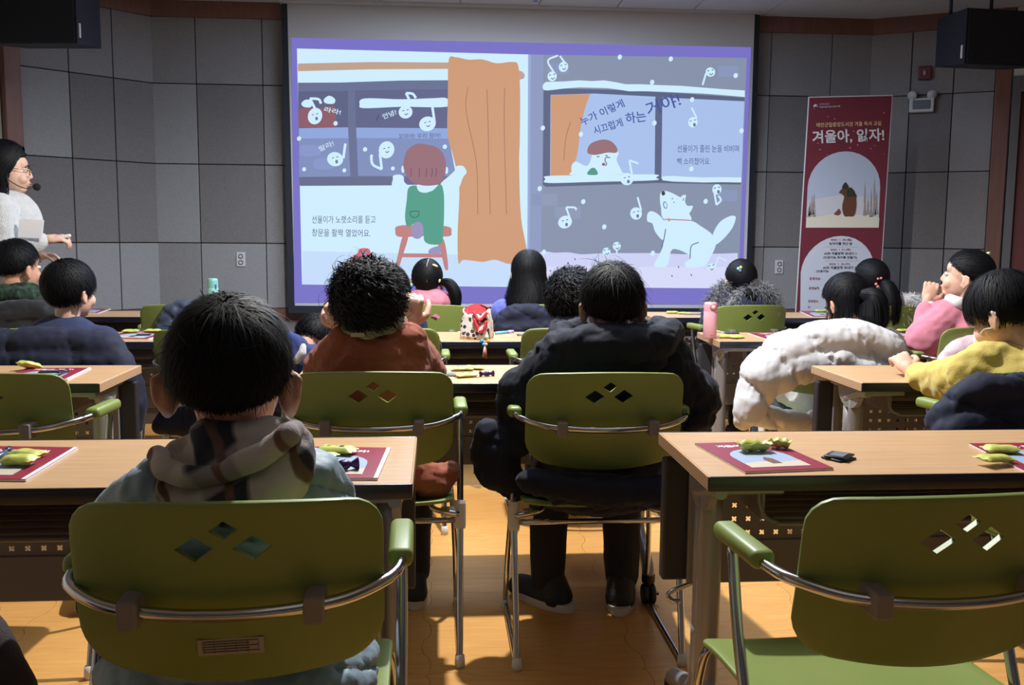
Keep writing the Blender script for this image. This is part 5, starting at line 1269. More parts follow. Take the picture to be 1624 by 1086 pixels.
link('parting', tubemesh([p.W(.004, -.055, .120)-p.base, p.W(-.004, -.088, .088)-p.base, p.W(.003, -.106, .045)-p.base, p.W(0, -.108, .0)-p.base], .0028, 6), mat('scalp', (150, 130, 124), .7), p.o)
PINK = cloth_mat('pink_cotton', (206, 132, 152), (196, 120, 142)); p.wear('pink_jacket', p.top_prims(1.1)+[('e', A(680, 478, 4.98), (.13, .10, .07))], PINK, fx=[folds(.009, 17, seed=71, ridge=True)]); p.trousers(DARKP); p.shoes(SH_D)

# --- long-haired girl in violet blue
p = Person('person in a violet blue sweater facing the screen', (.56, 4.90), A(838, 434, 5.06), s=1.05)
p.hair(style='long', n=5200, L=.27, th=.016, w=.0034, drop=1, lift=.05, messy=.10, seed=81, fall_in=-.28, wave=.010, crown=(0, -.1, 1))
VIO = cloth_mat('violet_fleece', (104, 112, 196), (94, 102, 184)); p.wear('violet_sweater', p.top_prims(1.12, .056)+[('c', A(800, 500, 5.03), A(792, 520, 5.08), .05, .05), ('c', A(876, 496, 5.05), A(882, 515, 5.1), .05, .05)], VIO, fx=[folds(.008, 16, seed=81)]); p.trousers(BLUEP); p.shoes(SH_D)

# --- girl with a fur-trimmed hood
p = Person('person in a dark padded jacket with a thick grey fur hood trim', (1.672, 4.90), A(1174, 446, 5.04), s=1.0)
p.hair(style='updo', n=2400, L=.10, th=.012, w=.0034, tie=(.25, -.9, -.35), lift=0, messy=.10, seed=91)
p.bunch([A(1180, 458, 4.95), A(1188, 466, 4.92), A(1196, 480, 4.93), A(1200, 496, 4.95)], [.012, .030, .030, .006], n=260, w=.0045, seed=92)
NAVYN = cloth_mat('navy_nylon', (44, 50, 72), (50, 56, 80), .75, .05, (300, .05), 9, .25)
r = lambda k: px_r(k, 5.0)
P = p.top_prims(1.15, .06)+[('e', A(1188, 486, 4.97), (r(42), .08, r(24)))]
p.wear('padded_jacket', P, NAVYN, fx=[quilt((.1, .1, 1), .07, .010, 9)])
ring = catmull([A(1172, 448, 5.08), A(1145, 458, 5.02), A(1132, 478, 4.98), A(1145, 492, 4.94), A(1180, 462, 4.94), A(1212, 460, 4.94), A(1226, 476, 4.97), A(1222, 490, 5.0)], 10)
rng = np.random.default_rng(9); ip = rng.integers(0, len(ring), 5200); rp = np.array([ring[i][:] for i in ip]); rn = rng.normal(0, 1, rp.shape); rn /= np.linalg.norm(rn, axis=1, keepdims=True)
fur(p.o, p.base, rp+rn*.022+rng.normal(0, .006, rp.shape), rn, .045, .0035, mat('grey_fur', (150, 152, 160), .7, noise=(70, (66, 68, 78), .15)), 5)
p.wear('hood_edge', [('p', [(q, .024) for q in ring[::4]])], mat('grey_fur', (150, 152, 160), .7), voxel=.009)
for dx, dy, cc in ((0, 0, (150, 210, 220)), (4, -2, (220, 200, 120)), (3, 3, (90, 150, 210))):
    bm = bmesh.new(); ell(bm, A(1171+dx, 426+dy, 4.935)-p.base, (.009, .005, .009), None, 2); link('hair_clip', bm_mesh(bm, smooth=True), mat('clip_%d' % cc[0], cc, .3), p.o)
p.trousers(DARKP); p.shoes(SH_D)

# --- ponytail girl with a pink scrunchie
p = Person('person in a pale top with a pink scrunchie facing the banner', (2.38, 4.88), A(1380, 447, 5.04), s=1.05, yaw=.15)
p.hair(style='updo', n=2600, L=.12, th=.012, w=.0034, tie=(.15, -.97, .12), lift=0, messy=.08, seed=101)
p.bunch([A(1396, 448, 4.95), A(1408, 456, 4.90), A(1414, 480, 4.88), A(1412, 510, 4.90), A(1408, 528, 4.92)], [.014, .040, .050, .046, .020], n=420, w=.0045, seed=102)
bm = bmesh.new(); c = A(1395, 448, 4.93)-p.base
for k in range(9): ell(bm, c+Vector((.022*math.cos(k*.7), .008*math.sin(k*2), .024*math.sin(k*.7))), (.009, .009, .009), None, 1)
link('scrunchie', bm_mesh(bm, smooth=True), mat('scrunchie_pink', (226, 132, 140), .7), p.o)
PALE = cloth_mat('pale_knit', (206, 206, 214)); p.wear('pale_top', p.top_prims(1.1), PALE, fx=[folds(.007, 18, seed=101)]); p.trousers(DARKP); p.shoes(SH_D)

# --- girl in white, head bent
p = Person('person in a white top bent over the desk beside the cream coat', (1.57, 3.62), A(1342, 482, 3.84), s=1.02, yaw=.25, pitch=-.5, pelvis=(1.58, 3.80, .53), sw=.14,
           elbows=[A(1300, 560, 4.02), A(1420, 560, 4.02)], hands=[A(1300, 535, 4.25), A(1395, 535, 4.25)])
p.hair(style='updo', n=4200, L=.14, th=.017, w=.0032, tie=(.55, -.80, .28), lift=0.02, messy=.10, seed=111)
p.bunch([A(1366, 464, 3.73), A(1384, 474, 3.70), A(1386, 505, 3.69), A(1372, 535, 3.70)], [.016, .052, .064, .030], n=620, w=.0036, seed=112)
p.hair(style='long', n=700, L=.14, th=.018, w=.0026, drop=1, lift=.1, messy=.2, seed=113, name='loose_hair')
WHT_C = cloth_mat('white_cotton', (216, 216, 220), (206, 206, 212), .8); p.wear('white_top', p.top_prims(1.15, .056), WHT_C, fx=[folds(.009, 17, seed=111, ridge=True)]); p.trousers(BLUEP); p.shoes(SH_D)

# --- girl in a pink sweatshirt, hand at her mouth
p = Person('person in a pink sweatshirt looking up, hand raised to the mouth', (2.27, 3.72), A(1533, 439, 3.92), s=.98, yaw=.88, pitch=.14, nose=.7, skin=M_SKINF, voxel=.0042, pelvis=(2.24, 3.88, .53), sw=.135, neck=A(1536, 482, 3.95),
           elbows=[A(1462, 540, 3.92), A(1590, 560, 4.05)], hands=[A(1470, 480, 3.96), A(1560, 560, 4.20)],
           hand_opts=[{'d': (.25, .05, 1), 'n': (-.4, -1, .1), 'curl': .75, 's': 1.08, 'side': 1}, {}])
p.hair(style='updo2', n=4200, L=.14, th=.012, w=.0032, tie=(.25, -.95, .05), lift=0, messy=.07, seed=121)
p.bunch([p.W(.02, -.10, .02), p.W(.03, -.125, .0), p.W(.03, -.13, -.04), p.W(.03, -.12, -.08)], [.02, .036, .034, .008], n=300, w=.004, seed=122)
PK2 = cloth_mat('pink_sweat', (216, 138, 158), (208, 128, 150), .85); r = lambda k: px_r(k, 3.9)
P = p.top_prims(1.08, .052)+[('c', A(1505, 500, 3.92), A(1468, 535, 3.90), r(30), r(32)), ('c', A(1466, 540, 3.90), A(1470, 505, 3.94), r(26), r(16)), ('e', A(1520, 545, 3.95), (r(60), .12, r(50)))]
p.wear('pink_sweatshirt', P, PK2, voxel=.007, fx=[folds(.009, 15, seed=121, ridge=True)])
p.wear('white_cuff', [('c', A(1471, 500, 3.945), A(1473, 487, 3.955), r(13), r(13))], WHT_C, voxel=.004)
P = [('p', [(A(1506, 474, 3.90), r(9)), (A(1520, 480, 3.86), r(10)), (A(1540, 482, 3.86), r(10)), (A(1556, 478, 3.92), r(9))])]
p.wear('white_collar', P, WHT_C, voxel=.005)
for c_, q in (((230, 140, 130), A(1562, 408, 3.93)), ((214, 220, 160), A(1566, 403, 3.93))):
    bm = bmesh.new(); ell(bm, q-p.base, (.016, .008, .008), rot3(0, 0, -.6), 2); link('hair_clip', bm_mesh(bm, smooth=True), mat('clipb_%d' % c_[0], c_, .4), p.o)
p.trousers(DARKP); p.shoes(SH_D)

# --- boy in the yellow sweatshirt with a mask
p = Person('person in a yellow sweatshirt and face mask bending over the desk', (1.72, 2.47), A(1591, 499, 2.74), s=1.05, yaw=.48, pitch=-.48, skin=M_SKINF, voxel=.0045, pelvis=(1.80, 2.62, .54), sw=.15, neck=A(1606, 566, 2.70),
           elbows=[A(1515, 612, 2.78), A(1700, 640, 2.85)], hands=[A(1444, 590, 3.06), A(1640, 600, 3.10)],
           hand_opts=[{'d': (-.15, .5, .45), 'n': (-.5, -.4, 1), 'curl': .8, 's': 1.1}, {}])
p.hair(style='bowl', n=7500, L=.055, th=.020, w=.0026, lift=.08, messy=.12, seed=131, crown=(0, -.25, .95))
YEL = cloth_mat('yellow_fleece', (210, 190, 108), (198, 176, 94), .85); r = lambda k: px_r(k, 2.72)
P = p.top_prims(1.1, .055)+[('c', A(1590, 590, 2.68), A(1520, 605, 2.76), r(46), r(44)), ('c', A(1520, 605, 2.76), A(1458, 598, 2.96), r(42), r(24)), ('e', A(1625, 600, 2.68), (r(60), .12, r(50))), ('c', A(1560, 570, 2.68), A(1640, 575, 2.66), r(30), r(30))]
p.wear('yellow_sweatshirt', P, YEL, voxel=.007, fx=[folds(.012, 15, (1, 1, 1), 131, True), folds(.004, 40, seed=132)])
P = [('e', p.W(0, .078, -.052), (.050*p.s, .030*p.s, .040*p.s), p.R)]
p.wear('face_mask', P, cloth_mat('mask_white', (222, 224, 228)), voxel=.004)
for q in (-1, 1): link('mask_strap', tubemesh(catmull([p.W(q*.045, .070, -.04)-p.base, p.W(q*.070, .03, -.03)-p.base, p.W(q*.086, -.02, -.04)-p.base, p.W(q*.088, -.03, .0)-p.base], 5), .0016, 6), M_PAPER, p.o)
p.trousers(DARKP); p.shoes(SH_D)

# --- boy in the navy T-shirt
p = Person('person in a navy T-shirt seated before a draped navy coat', (-1.50, 3.62), A(112, 462, 3.82), s=1.0, yaw=-.45, skin=M_SKINF, sw=.15)
p.hair(style='bowl', n=6500, L=.06, th=.018, w=.0028, lift=.10, messy=.2, seed=141)
NVT = cloth_mat('navy_jersey', (40, 48, 84), (34, 42, 76)); p.wear('navy_tshirt', p.top_prims(1.12), NVT, fx=[folds(.007, 16, seed=141)]); p.trousers(GREYP); p.shoes(SH_D)

# --- boy with the camouflage hood
p = Person('person in a dark jacket with a dark green camouflage hood', (-2.17, 4.72), A(28, 424, 4.92), s=1.17, yaw=-.5, sw=.16, knees=[(-2.12, 5.06, .50), (-1.97, 5.10, .50)])
p.hair(style='short', n=5200, L=.03, th=.012, w=.003, lift=.15, messy=.3, seed=151)
CAMO = mat('camouflage', (44, 74, 58), .9, noise=(26, (24, 36, 30), .06), bump=(240, .2)); r = lambda k: px_r(k, 4.9)
p.wear('dark_jacket', p.top_prims(1.2, .06)+[('e', A(40, 495, 4.86), (r(58), .12, r(26))), path_([(-20, 500), (20, 494), (70, 494), (98, 504)], 4.65, [18, 19, 18, 15]), path_([(-20, 520), (95, 522)], 4.65, [18, 16])], cloth_mat('charcoal_nylon', (30, 32, 38), (38, 40, 46), .6), fx=[folds(.010, 14, seed=151, ridge=True)])
P = [('p', [(A(-8, 466, 4.94), r(14)), (A(5, 470, 4.84), r(15)), (A(30, 470, 4.80), r(15)), (A(52, 468, 4.84), r(13)), (A(62, 464, 4.95), r(10))]), ('c', A(5, 462, 4.86), A(50, 460, 4.86), r(12), r(12))]
p.wear('camouflage_hood', P, CAMO, voxel=.006, fx=[folds(.008, 26, seed=152, ridge=True)]); p.trousers(DARKP); p.shoes(SH_D)

# --- presenter
Yp = 5.30
pr = A(2, 300, Yp)
p = Person('standing presenter in a white cardigan with glasses and headset microphone, holding papers', (pr.x, Yp), A(12, 270, Yp), s=1.14, yaw=-1.25, pitch=-.02, nose=.75, skin=M_SKINF, voxel=.0045, sw=.17, pelvis=(pr.x-.02, Yp, .98), neck=A(6, 316, Yp), group='adults',
           elbows=[A(-30, 392, Yp+.10), A(8, 398, Yp-.20)], hands=[A(60, 406, Yp+.02), A(72, 380, Yp-.14)], byaw=-1.25,
           knees=[(pr.x-.12, Yp, .53), (pr.x+.06, Yp, .53)], feet=[(pr.x-.12, Yp, .075), (pr.x+.06, Yp, .075)],
           hand_opts=[{'d': (1, .2, .1), 'n': (0, .1, 1), 'curl': .7, 's': 1.2}, {'d': (1, .25, .12), 'n': (.0, -.5, 1), 'curl': .6, 's': 1.25}])
p.hair(style='long', n=6500, L=.19, th=.030, w=.0036, drop=1, lift=.10, messy=.12, seed=161, fall_in=-.10, wave=.010, crown=(.1, .62, .78), face_y=.036)
KNIT = mat('white_mohair', (214, 216, 218), .95, noise=(40, (198, 200, 204), .3), bump=(190, .8), sheen=.6); r = lambda k: px_r(k, Yp)
P = p.top_prims(1.12, .062, .045, (.18, .12, .16), .15)+[('c', A(6, 352, Yp), A(2, 430, Yp), r(40), r(50)), ('c', A(2, 430, Yp), A(2, 520, Yp), r(50), r(48)), ('c', A(8, 398, Yp-.20), A(56, 386, Yp-.15), r(22), r(16))]
p.wear('white_cardigan', P, KNIT, voxel=.008, fx=[folds(.008, 14, seed=161)])
p.trousers(cloth_mat('pale_trousers', (186, 186, 190)), 1.05); p.shoes(SH_D)
GLD = mat('gold_wire', (170, 140, 90), .3, 1)
for q in (-1, 1):
    link('glasses_rim', tubemesh([p.W(q*.033+.021*math.cos(a), .098-.004*abs(math.cos(a)), -.004+.018*math.sin(a))-p.base for a in [2*math.pi*k/20 for k in range(21)]], .0016*1.2, 6), GLD, p.o)
    link('glasses_arm', tubemesh([p.W(q*.054, .094, .0)-p.base, p.W(q*.074, .06, .004)-p.base, p.W(q*.082, -.01, .006)-p.base], .0018, 6), GLD, p.o)
link('glasses_bridge', tubemesh([p.W(-.012, .099, 0)-p.base, p.W(.012, .099, 0)-p.base], .0016, 6), GLD, p.o)
link('headset_boom', tubemesh(catmull([p.W(.086, -.03, .0)-p.base, p.W(.084, .02, -.055)-p.base, p.W(.060, .075, -.082)-p.base, p.W(.030, .112, -.074)-p.base], 6), .003, 6), M_RUBBER, p.o)
bm = bmesh.new(); ell(bm, p.W(.022, .122, -.072)-p.base, (.020, .020, .020), None, 3); link('microphone_foam', bm_mesh(bm, smooth=True), mat('foam_black', (14, 14, 18), .95), p.o)
tr = thing('remote_control', 'slim white remote held in the presenter\'s hand', 'remote', A(98, 376, Yp-.12), 0)
bm = bmesh.new(); box(bm, -.05, .045, -.015, .015, -.009, .009, .006, Matrix.Rotation(-.22, 4, 'Y') @ Matrix.Rotation(.25, 4, 'Z'), 3); link('body', bm_mesh(bm, smooth=True), M_WHITEPL, tr)
bm = bmesh.new(); box(bm, -.01, .006, -.006, .006, .008, .011, .001, Matrix.Rotation(-.22, 4, 'Y') @ Matrix.Rotation(.25, 4, 'Z')); link('button', bm_mesh(bm), M_GREYPL, tr)
c = A(52, 361, Yp-.22); pp = thing('papers', 'white sheets the presenter holds against the cardigan', 'paper', c, 0)
for k in range(3):
    a = [A(34-k, 346+k*.6, Yp-.225-.004*k), A(70-k, 349+k*.6, Yp-.215-.004*k), A(67-k, 378, Yp-.215-.004*k), A(30-k, 376, Yp-.225-.004*k)]
    me = me_from('sheet', [q-c for q in a]+[q-c+Vector((0, .001, 0)) for q in a], [(0, 1, 2, 3), (7, 6, 5, 4), (0, 4, 5, 1), (1, 5, 6, 2), (2, 6, 7, 3), (3, 7, 4, 0)]); link('sheet', me, M_PAPER, pp)
# ------------------------------------------------------------------ coats hung on or lying over the chairs
R_ = px_r
NAVYC = cloth_mat('navy_coat_nylon', (30, 34, 54), (34, 39, 60), .75, .05, (300, .05), 9, .25)
def path(pts, Y, rs): return ('p', [(A(x, y, Y if not isinstance(Y, (list, tuple)) else Y[i]), R_(rs[i] if hasattr(rs, '__len__') else rs, 3.6 if False else (Y if not isinstance(Y, (list, tuple)) else Y[i]))) for i, (x, y) in enumerate(pts)])
q = CH['navy'].location
coat('padded_coat', 'navy padded coat draped wide over the chair of the person in a navy T-shirt', [path([(-30, 552), (40, 546), (110, 546), (170, 556)], 3.60, [28, 28, 27, 28]), path([(-20, 600), (60, 600), (130, 600), (175, 600)], 3.59, [34, 34, 34, 32]), path([(-20, 640), (160, 645)], 3.60, [30, 30]),
     path([(185, 575), (205, 600), (216, 640), (212, 675)], [3.58, 3.56, 3.54, 3.54], [26, 20, 17, 14]), path([(0, 575), (170, 578)], 3.585, 30)], NAVYC, (q.x, q.y), .009, [quilt((1, 0, .25), .22, .012, 6), folds(.012, 7, seed=201), folds(.003, 34, seed=202, ridge=True)])
q = CH['coat'].location
coat('padded_jacket', 'slate blue padded jacket slung over an empty chair in the second row', [path([(262, 515), (270, 500), (290, 490), (330, 486), (372, 492)], 4.80, [14, 16, 16, 15, 14]), path([(270, 525), (370, 520)], 4.79, [20, 20]), path([(266, 545), (372, 545)], 4.79, [18, 18])], cloth_mat('slate_nylon', (62, 72, 96), (54, 64, 88), .55, .05, (300, .05), 9, .4), (q.x, q.y), .008, [folds(.016, 14, seed=203, ridge=True), quilt((.5, 0, 1), .06, .008, 2)])
q = CH['violet'].location
coat('padded_jacket', 'dark padded jacket over the chair of the person in violet blue', [path([(795, 508), (815, 498), (845, 496), (868, 502)], 4.87, [13, 15, 15, 13]), path([(798, 522), (868, 520)], 4.86, [16, 16]), path([(805, 540), (860, 540)], 4.86, [14, 14])], NAVYC, (q.x, q.y), .008, [folds(.012, 16, seed=204, ridge=True), quilt((.6, 0, 1), .07, .008, 4)])
q = CH['blue'].location
coat('padded_jacket', 'dark navy jacket trailing off the seat behind the person in pale blue', [path([(262, 662), (285, 660), (330, 660)], 3.62, [13, 16, 16]), path([(255, 675), (300, 676)], 3.60, [13, 15])], NAVYC, (q.x, q.y), .008, [folds(.012, 18, seed=205, ridge=True)])
CREAM = cloth_mat('cream_nylon', (226, 228, 234), (216, 218, 226), .55, .05, (300, .05), 8, .35)
q = CH['white'].location
coat('padded_coat', 'cream white padded coat heaped over a chair and trailing to its side', [path([(1192, 640), (1204, 600), (1236, 564), (1290, 542), (1350, 536), (1410, 552), (1424, 580)], [3.50, 3.50, 3.52, 3.54, 3.55, 3.56, 3.60], [28, 36, 34, 32, 32, 28, 22]), path([(1236, 590), (1280, 575), (1330, 572)], [3.50, 3.51, 3.52], [34, 30, 28]),
     path([(1330, 580), (1390, 600), (1400, 640)], 3.54, [34, 34, 30]), path([(1192, 636), (1184, 655), (1176, 668)], [3.48, 3.48, 3.48], [26, 22, 14]), path([(1200, 655), (1240, 668), (1290, 668), (1310, 655)], [3.56, 3.60, 3.62, 3.62], [20, 17, 16, 16]), path([(1340, 655), (1390, 660)], 3.60, [26, 24])],
     CREAM, (q.x, q.y), .008, [quilt((.75, .1, .65), .15, .022, 5), folds(.010, 8, seed=206), folds(.003, 34, seed=207, ridge=True)])
q = CH['yellow'].location
coat('padded_jacket', 'navy padded jacket over the chair of the person in yellow', [path([(1488, 668), (1520, 640), (1560, 618), (1610, 614), (1660, 616)], [2.44, 2.42, 2.40, 2.40, 2.40], [20, 26, 28, 26, 26]), path([(1500, 690), (1560, 665), (1660, 665)], 2.40, [24, 38, 40]), path([(1520, 720), (1660, 720)], 2.41, [34, 38])], NAVYC, (q.x, q.y), .008, [quilt((.35, 0, 1), .13, .018, 7), folds(.010, 8, seed=208), folds(.003, 34, seed=218, ridge=True)])
q = CH['pinkhood'].location
coat('pale_coat', 'pale pink coat bunched on the chair of the person in the pink sweatshirt', [path([(1500, 575), (1522, 556), (1550, 550), (1590, 552)], 3.66, [15, 20, 22, 22]), path([(1502, 592), (1590, 592)], 3.66, [18, 26])], cloth_mat('pale_pink_nylon', (222, 196, 208), (214, 186, 200), .6), (q.x, q.y), .008, [folds(.012, 16, seed=209, ridge=True)])
q = CH['pony'].location
fc = coat('fluffy_coat', 'white fluffy coat hung over a chair near the banner', [path([(1424, 490), (1434, 480), (1448, 476), (1460, 486)], 4.92, [10, 12, 11, 9]), path([(1430, 500), (1458, 500)], 4.92, [10, 9])], cloth_mat('white_fluff', (214, 214, 220), None, .9, .4), (q.x, q.y), .007, [folds(.012, 24, seed=210)])
co, no = get_vn(fc.data); sel = np.random.default_rng(5).integers(0, len(co), 900)
fur(fc, (0, 0, 0), co[sel], no[sel], .03, .003, mat('white_fur', (222, 222, 228), .8), 6, 'fur')
dk = coat('dark_coat', 'dark brown coat hanging low at the edge beside the near chair', [path([(-40, 1000), (-12, 1040), (10, 1110)], [1.22, 1.20, 1.18], [44, 46, 52]), path([(-60, 1060), (-40, 1140)], 1.2, [60, 70])], cloth_mat('dark_brown_cloth', (52, 42, 42), (44, 36, 38), .8), (A(-40, 1100, 1.2).x, 1.2), .009, [folds(.010, 14, seed=211)])

# ------------------------------------------------------------------ booklets
B_COVER = mat('booklet_red', (150, 48, 72), .35, noise=(8, (142, 42, 66), .3)); B_SPINE = mat('booklet_white', (226, 222, 232), .5)
PICS = mat('booklet_sky', (160, 178, 208), .4); PICG = mat('booklet_snow', (206, 196, 178), .4)
BOOKS = []
def booklet(quad, label, z=TZ, pic=True, spine=True, title=True):
    """quad: far-left, far-right, near-right, near-left, as the photograph shows it on the desk"""
    a = [at(x, y, Z=z+.006) for x, y in quad]; c = sum(a, Vector())/4; base = Vector((c.x, c.y, z)); t = thing('booklet', label, 'booklet', base, group='red reading class booklets')
    def uv(u, v, h): 
        p = a[0].lerp(a[1], u).lerp(a[3].lerp(a[2], u), v); return Vector((p.x, p.y, z+h))-base
    def sheet(name, pts, h0, h1, m, curl=0):
        n = len(pts); top = [uv(u, v, h1+curl*(math.sin(math.pi*u)*.5+.5*(1-v))) for u, v in pts]; bot = [uv(u, v, h0) for u, v in pts]
        return link(name, me_from(name, top+bot, [tuple(range(n))[::-1], tuple(range(n, 2*n))]+[(i, (i+1) % n, n+(i+1) % n, n+i) for i in range(n)]), m, t)
    ring = [(0, 0), (.25, 0), (.5, 0), (.75, 0), (1, 0), (1, .33), (1, .66), (1, 1), (.75, 1), (.5, 1), (.25, 1), (0, 1), (0, .66), (0, .33)]
    sheet('pages', ring, .0005, .004, M_PAPER); cv = sheet('cover', ring, .0042, .0052, B_COVER)
    if spine: sheet('white_edge', [(.955, .0), (1.0, 0), (1.0, 1), (.955, 1)], .0053, .0056, B_SPINE)
    if pic:
        ar = [(.14, .90)]+[(.48-.34*math.cos(k*math.pi/10), .55-.27*math.sin(k*math.pi/10)) for k in range(11)]+[(.82, .90)]
        sheet('cover_picture', ar, .0053, .0056, PICS); sheet('picture_snow', [(.14, .90), (.14, .76), (.35, .72), (.6, .75), (.82, .72), (.82, .90)], .0057, .0059, PICG)
        sheet('picture_bear', [(.45, .80), (.43, .66), (.48, .58), (.55, .64), (.56, .80)], .0060, .0062, bear)
    if title:
        me, co = text_mesh('겨울아, 읽자!', .04); mn, mx = co.min(0), co.max(0)
        new = [tuple(uv(.18+.60*(q_[0]-mn[0])/(mx[0]-mn[0]), .20-.085*(q_[1]-mn[1])/(mx[1]-mn[1]), .0056)) for q_ in co]
        me.vertices.foreach_set('co', np.array(new).ravel()); me.update(); link('title', me, M_PAPER, t)
    BOOKS.append(t); return t
booklet([(1102, 702), (1226, 699), (1322, 741), (1182, 747)], 'red booklet under two opened green wrappers, empty chair before it', spine=False)
booklet([(1537, 702), (1664, 701), (1762, 742), (1627, 746)], 'red booklet with two folded snack packets lying across its corner', spine=False)
booklet([(478, 707), (620, 709), (599, 757), (447, 757)], 'red booklet at the elbow of the person in pale blue')
booklet([(-28, 706), (124, 708.5), (41, 759), (-140, 757)], 'red booklet with an opened packet and a pen near the empty chair')
booklet([(42, 583), (145, 582.5), (107, 601), (-4, 601)], 'red booklet with a yellow snack, on the desk in front of the navy coat')
booklet([(205, 524.5), (277, 525.5), (237, 537), (158, 536)], 'red booklet beside the person in a navy T-shirt')
booklet([(134, 489), (176, 489), (156, 496), (112, 496)], 'red booklet on the front desk past the person in a navy T-shirt', title=False)
booklet([(1186, 527), (1252, 527.5), (1296, 539), (1223, 539.5)], 'red booklet beside the pink bottle', spine=False)
booklet([(1268, 492.5), (1312, 492.5), (1334, 501), (1288, 501.5)], 'red booklet on the front desk by the banner', title=False, spine=False)
booklet([(1392, 524.5), (1432, 524), (1452, 533), (1405, 534)], 'red booklet between the white coat and the pink sweatshirt', title=False, spine=False)

# ------------------------------------------------------------------ snacks, pens and small things on the desks
LIME = mat('snack_lime', (198, 206, 112), .45, noise=(60, (182, 192, 90), .2)); INKD = mat('snack_print', (46, 66, 40), .4); FOIL = mat('snack_inside', (150, 128, 92), .4, .3)
def pillow_mesh(L, W, H, seed, crump=.10):
    nu, nv = 14, 9; rnd = np.random.default_rng(seed); V = []; Fc = []
    for side in (1, -1):
        for i in range(nu+1):
            for j in range(nv+1):
                u, v = -1+2*i/nu, -1+2*j/nv
                e = max(0, 1-abs(u)**6)*max(0, 1-abs(v)**2.5); end = 1 if abs(u) < .84 else 0
                z = side*H/2*(e**.38)*(1 if abs(u) < .80 else max(0, (1-abs(u))/.2)*.6)
                x = u*L/2; y = v*W/2*(1+.10*(abs(u) > .84)); z += .0012*math.sin(v*22)*(abs(u) > .84)
                V.append((x, y, z))
    V = np.array(V); V += crump*H*np.stack([vnoise(V*70+seed), vnoise(V*70+seed+9), vnoise(V*70+seed+21)], 1); n1 = (nu+1)*(nv+1)
    for s_ in (0, 1):
        for i in range(nu):
            for j in range(nv):
                a = s_*n1+i*(nv+1)+j; f = (a, a+nv+1, a+nv+2, a+1); Fc.append(f if s_ == 0 else f[::-1])
    return me_from('pillow', V, Fc)
_sk = [0]
def snack(px, py, label, L=.075, W=.042, H=.018, rot=0, z=TZ, m=None, tilt=0, printed=True):
    _sk[0] += 1; L *= .88; W *= .9; p = at(px, py, Z=z+.008); t = thing('snack_packet', label, 'snack', Vector((p.x, p.y, z)), rot, 'lime green snack packets')
    H *= .72; me = pillow_mesh(L, W, H, _sk[0]); me.transform(Matrix.Translation((0, 0, H*.5)) @ Matrix.Rotation(tilt, 4, 'Y')); mn = min(v.co.z for v in me.vertices); me.transform(Matrix.Translation((0, 0, .0008-mn))); shade(me)
    link('wrapper', me, m or LIME, t)
    if printed:
        bm = bmesh.new()
        for k in range(3): box(bm, -L*.22+k*L*.16, -L*.12+k*L*.16, -W*.12, W*.14, H*1.02, H*1.07)
        me = bm_mesh(bm); me.transform(Matrix.Rotation(tilt, 4, 'Y')); link('print', me, INKD, t)
    return t
def wrapper_open(px, py, label, L, W, H, rot, z):
    """opened wrapper: a boat of lime film with the tray and crumbs inside"""
    p = at(px, py, Z=z+.006); t = thing('opened_wrapper', label, 'wrapper', Vector((p.x, p.y, z)), rot, 'lime green snack packets')
    V, Fc = [], []; nu, nv = 16, 8
    for i in range(nu+1):
        for j in range(nv+1):
            u, v = -1+2*i/nu, -1+2*j/nv; wv = 1-.25*abs(u)**3
            V.append((u*L/2, v*W/2*wv, H*(abs(v)**2.2)*(1-abs(u)**4)+H*.9*max(0, abs(u)-.72)/.28+.0012+.0016*math.sin(u*9+v*4)))
    for i in range(nu):
        for j in range(nv): a = i*(nv+1)+j; Fc.append((a, a+nv+1, a+nv+2, a+1))
    me = modded(me_from('boat', V, Fc), [('SOLIDIFY', {'thickness': .0008, 'offset': 1})]); shade(me); link('film', me, LIME, t)
    bm = bmesh.new(); rnd = random.Random(int(px))
    for k in range(7): ell(bm, (rnd.uniform(-.3, .3)*L, rnd.uniform(-.2, .2)*W, H*.55), (.007, .006, .004), None, 1)
    link('crumbs', bm_mesh(bm), mat('biscuit', (186, 128, 84), .8), t)
    return t
bz = TZ+.006
wrapper_open(1196, 711, 'opened lime wrapper with biscuit crumbs, larger of two on a booklet', .075, .042, .020, .1, bz)
wrapper_open(1237, 706, 'small torn lime wrapper beside the larger opened one', .050, .034, .018, -.5, bz)
snack(1588, 712, 'lime snack packet lying further back on the overlapped booklet', .085, .045, .022, -.12, bz)
snack(1578, 727, 'lime snack packet overhanging the booklet edge', .090, .045, .020, .25, bz, tilt=.05)
snack(533, 713, 'larger lime snack packet of the two beside the pale blue coat', .095, .048, .022, -.25, bz)
snack(508, 721, 'smaller lime snack packet of the two beside the pale blue coat', .080, .042, .018, -.35, bz)
snack(45, 718, 'lime snack packet lying across the booklet title', .080, .045, .018, -.4, bz)
snack(30, 731, 'torn lime packet showing its brown inside', .075, .048, .026, -.1, bz, m=LIME)
snack(47, 583, 'single yellow-green snack packet standing on its edge', .085, .055, .030, 1.2, TZ, tilt=.3)
snack(733, 584, 'lime packet furthest from the desk edge by the rust coat', .085, .045, .022, .1)
snack(752, 582, 'lime packet with a torn end between the other two by the rust coat', .080, .045, .018, -.3)
snack(740, 594, 'lime packet closest to the desk edge by the rust coat', .085, .048, .020, .35)
snack(207, 525, 'lime packet on the booklet corner nearest the navy T-shirt', .085, .045, .022, .2, bz); snack(243, 524, 'lime packet on the booklet end away from the navy T-shirt', .085, .045, .020, -.15, bz)
snack(1152, 533.5, 'narrow lime packet in front of the pink bottle', .085, .045, .022, -.1); snack(1168, 534, 'squarer tilted lime packet in front of the pink bottle', .080, .055, .020, .5)
snack(1066, 495, 'lime packet on the bare corner of the front desk', .09, .045, .020, .1); snack(1086, 496, 'lime packet with a blue end on the bare corner of the front desk', .09, .045, .018, -.1)
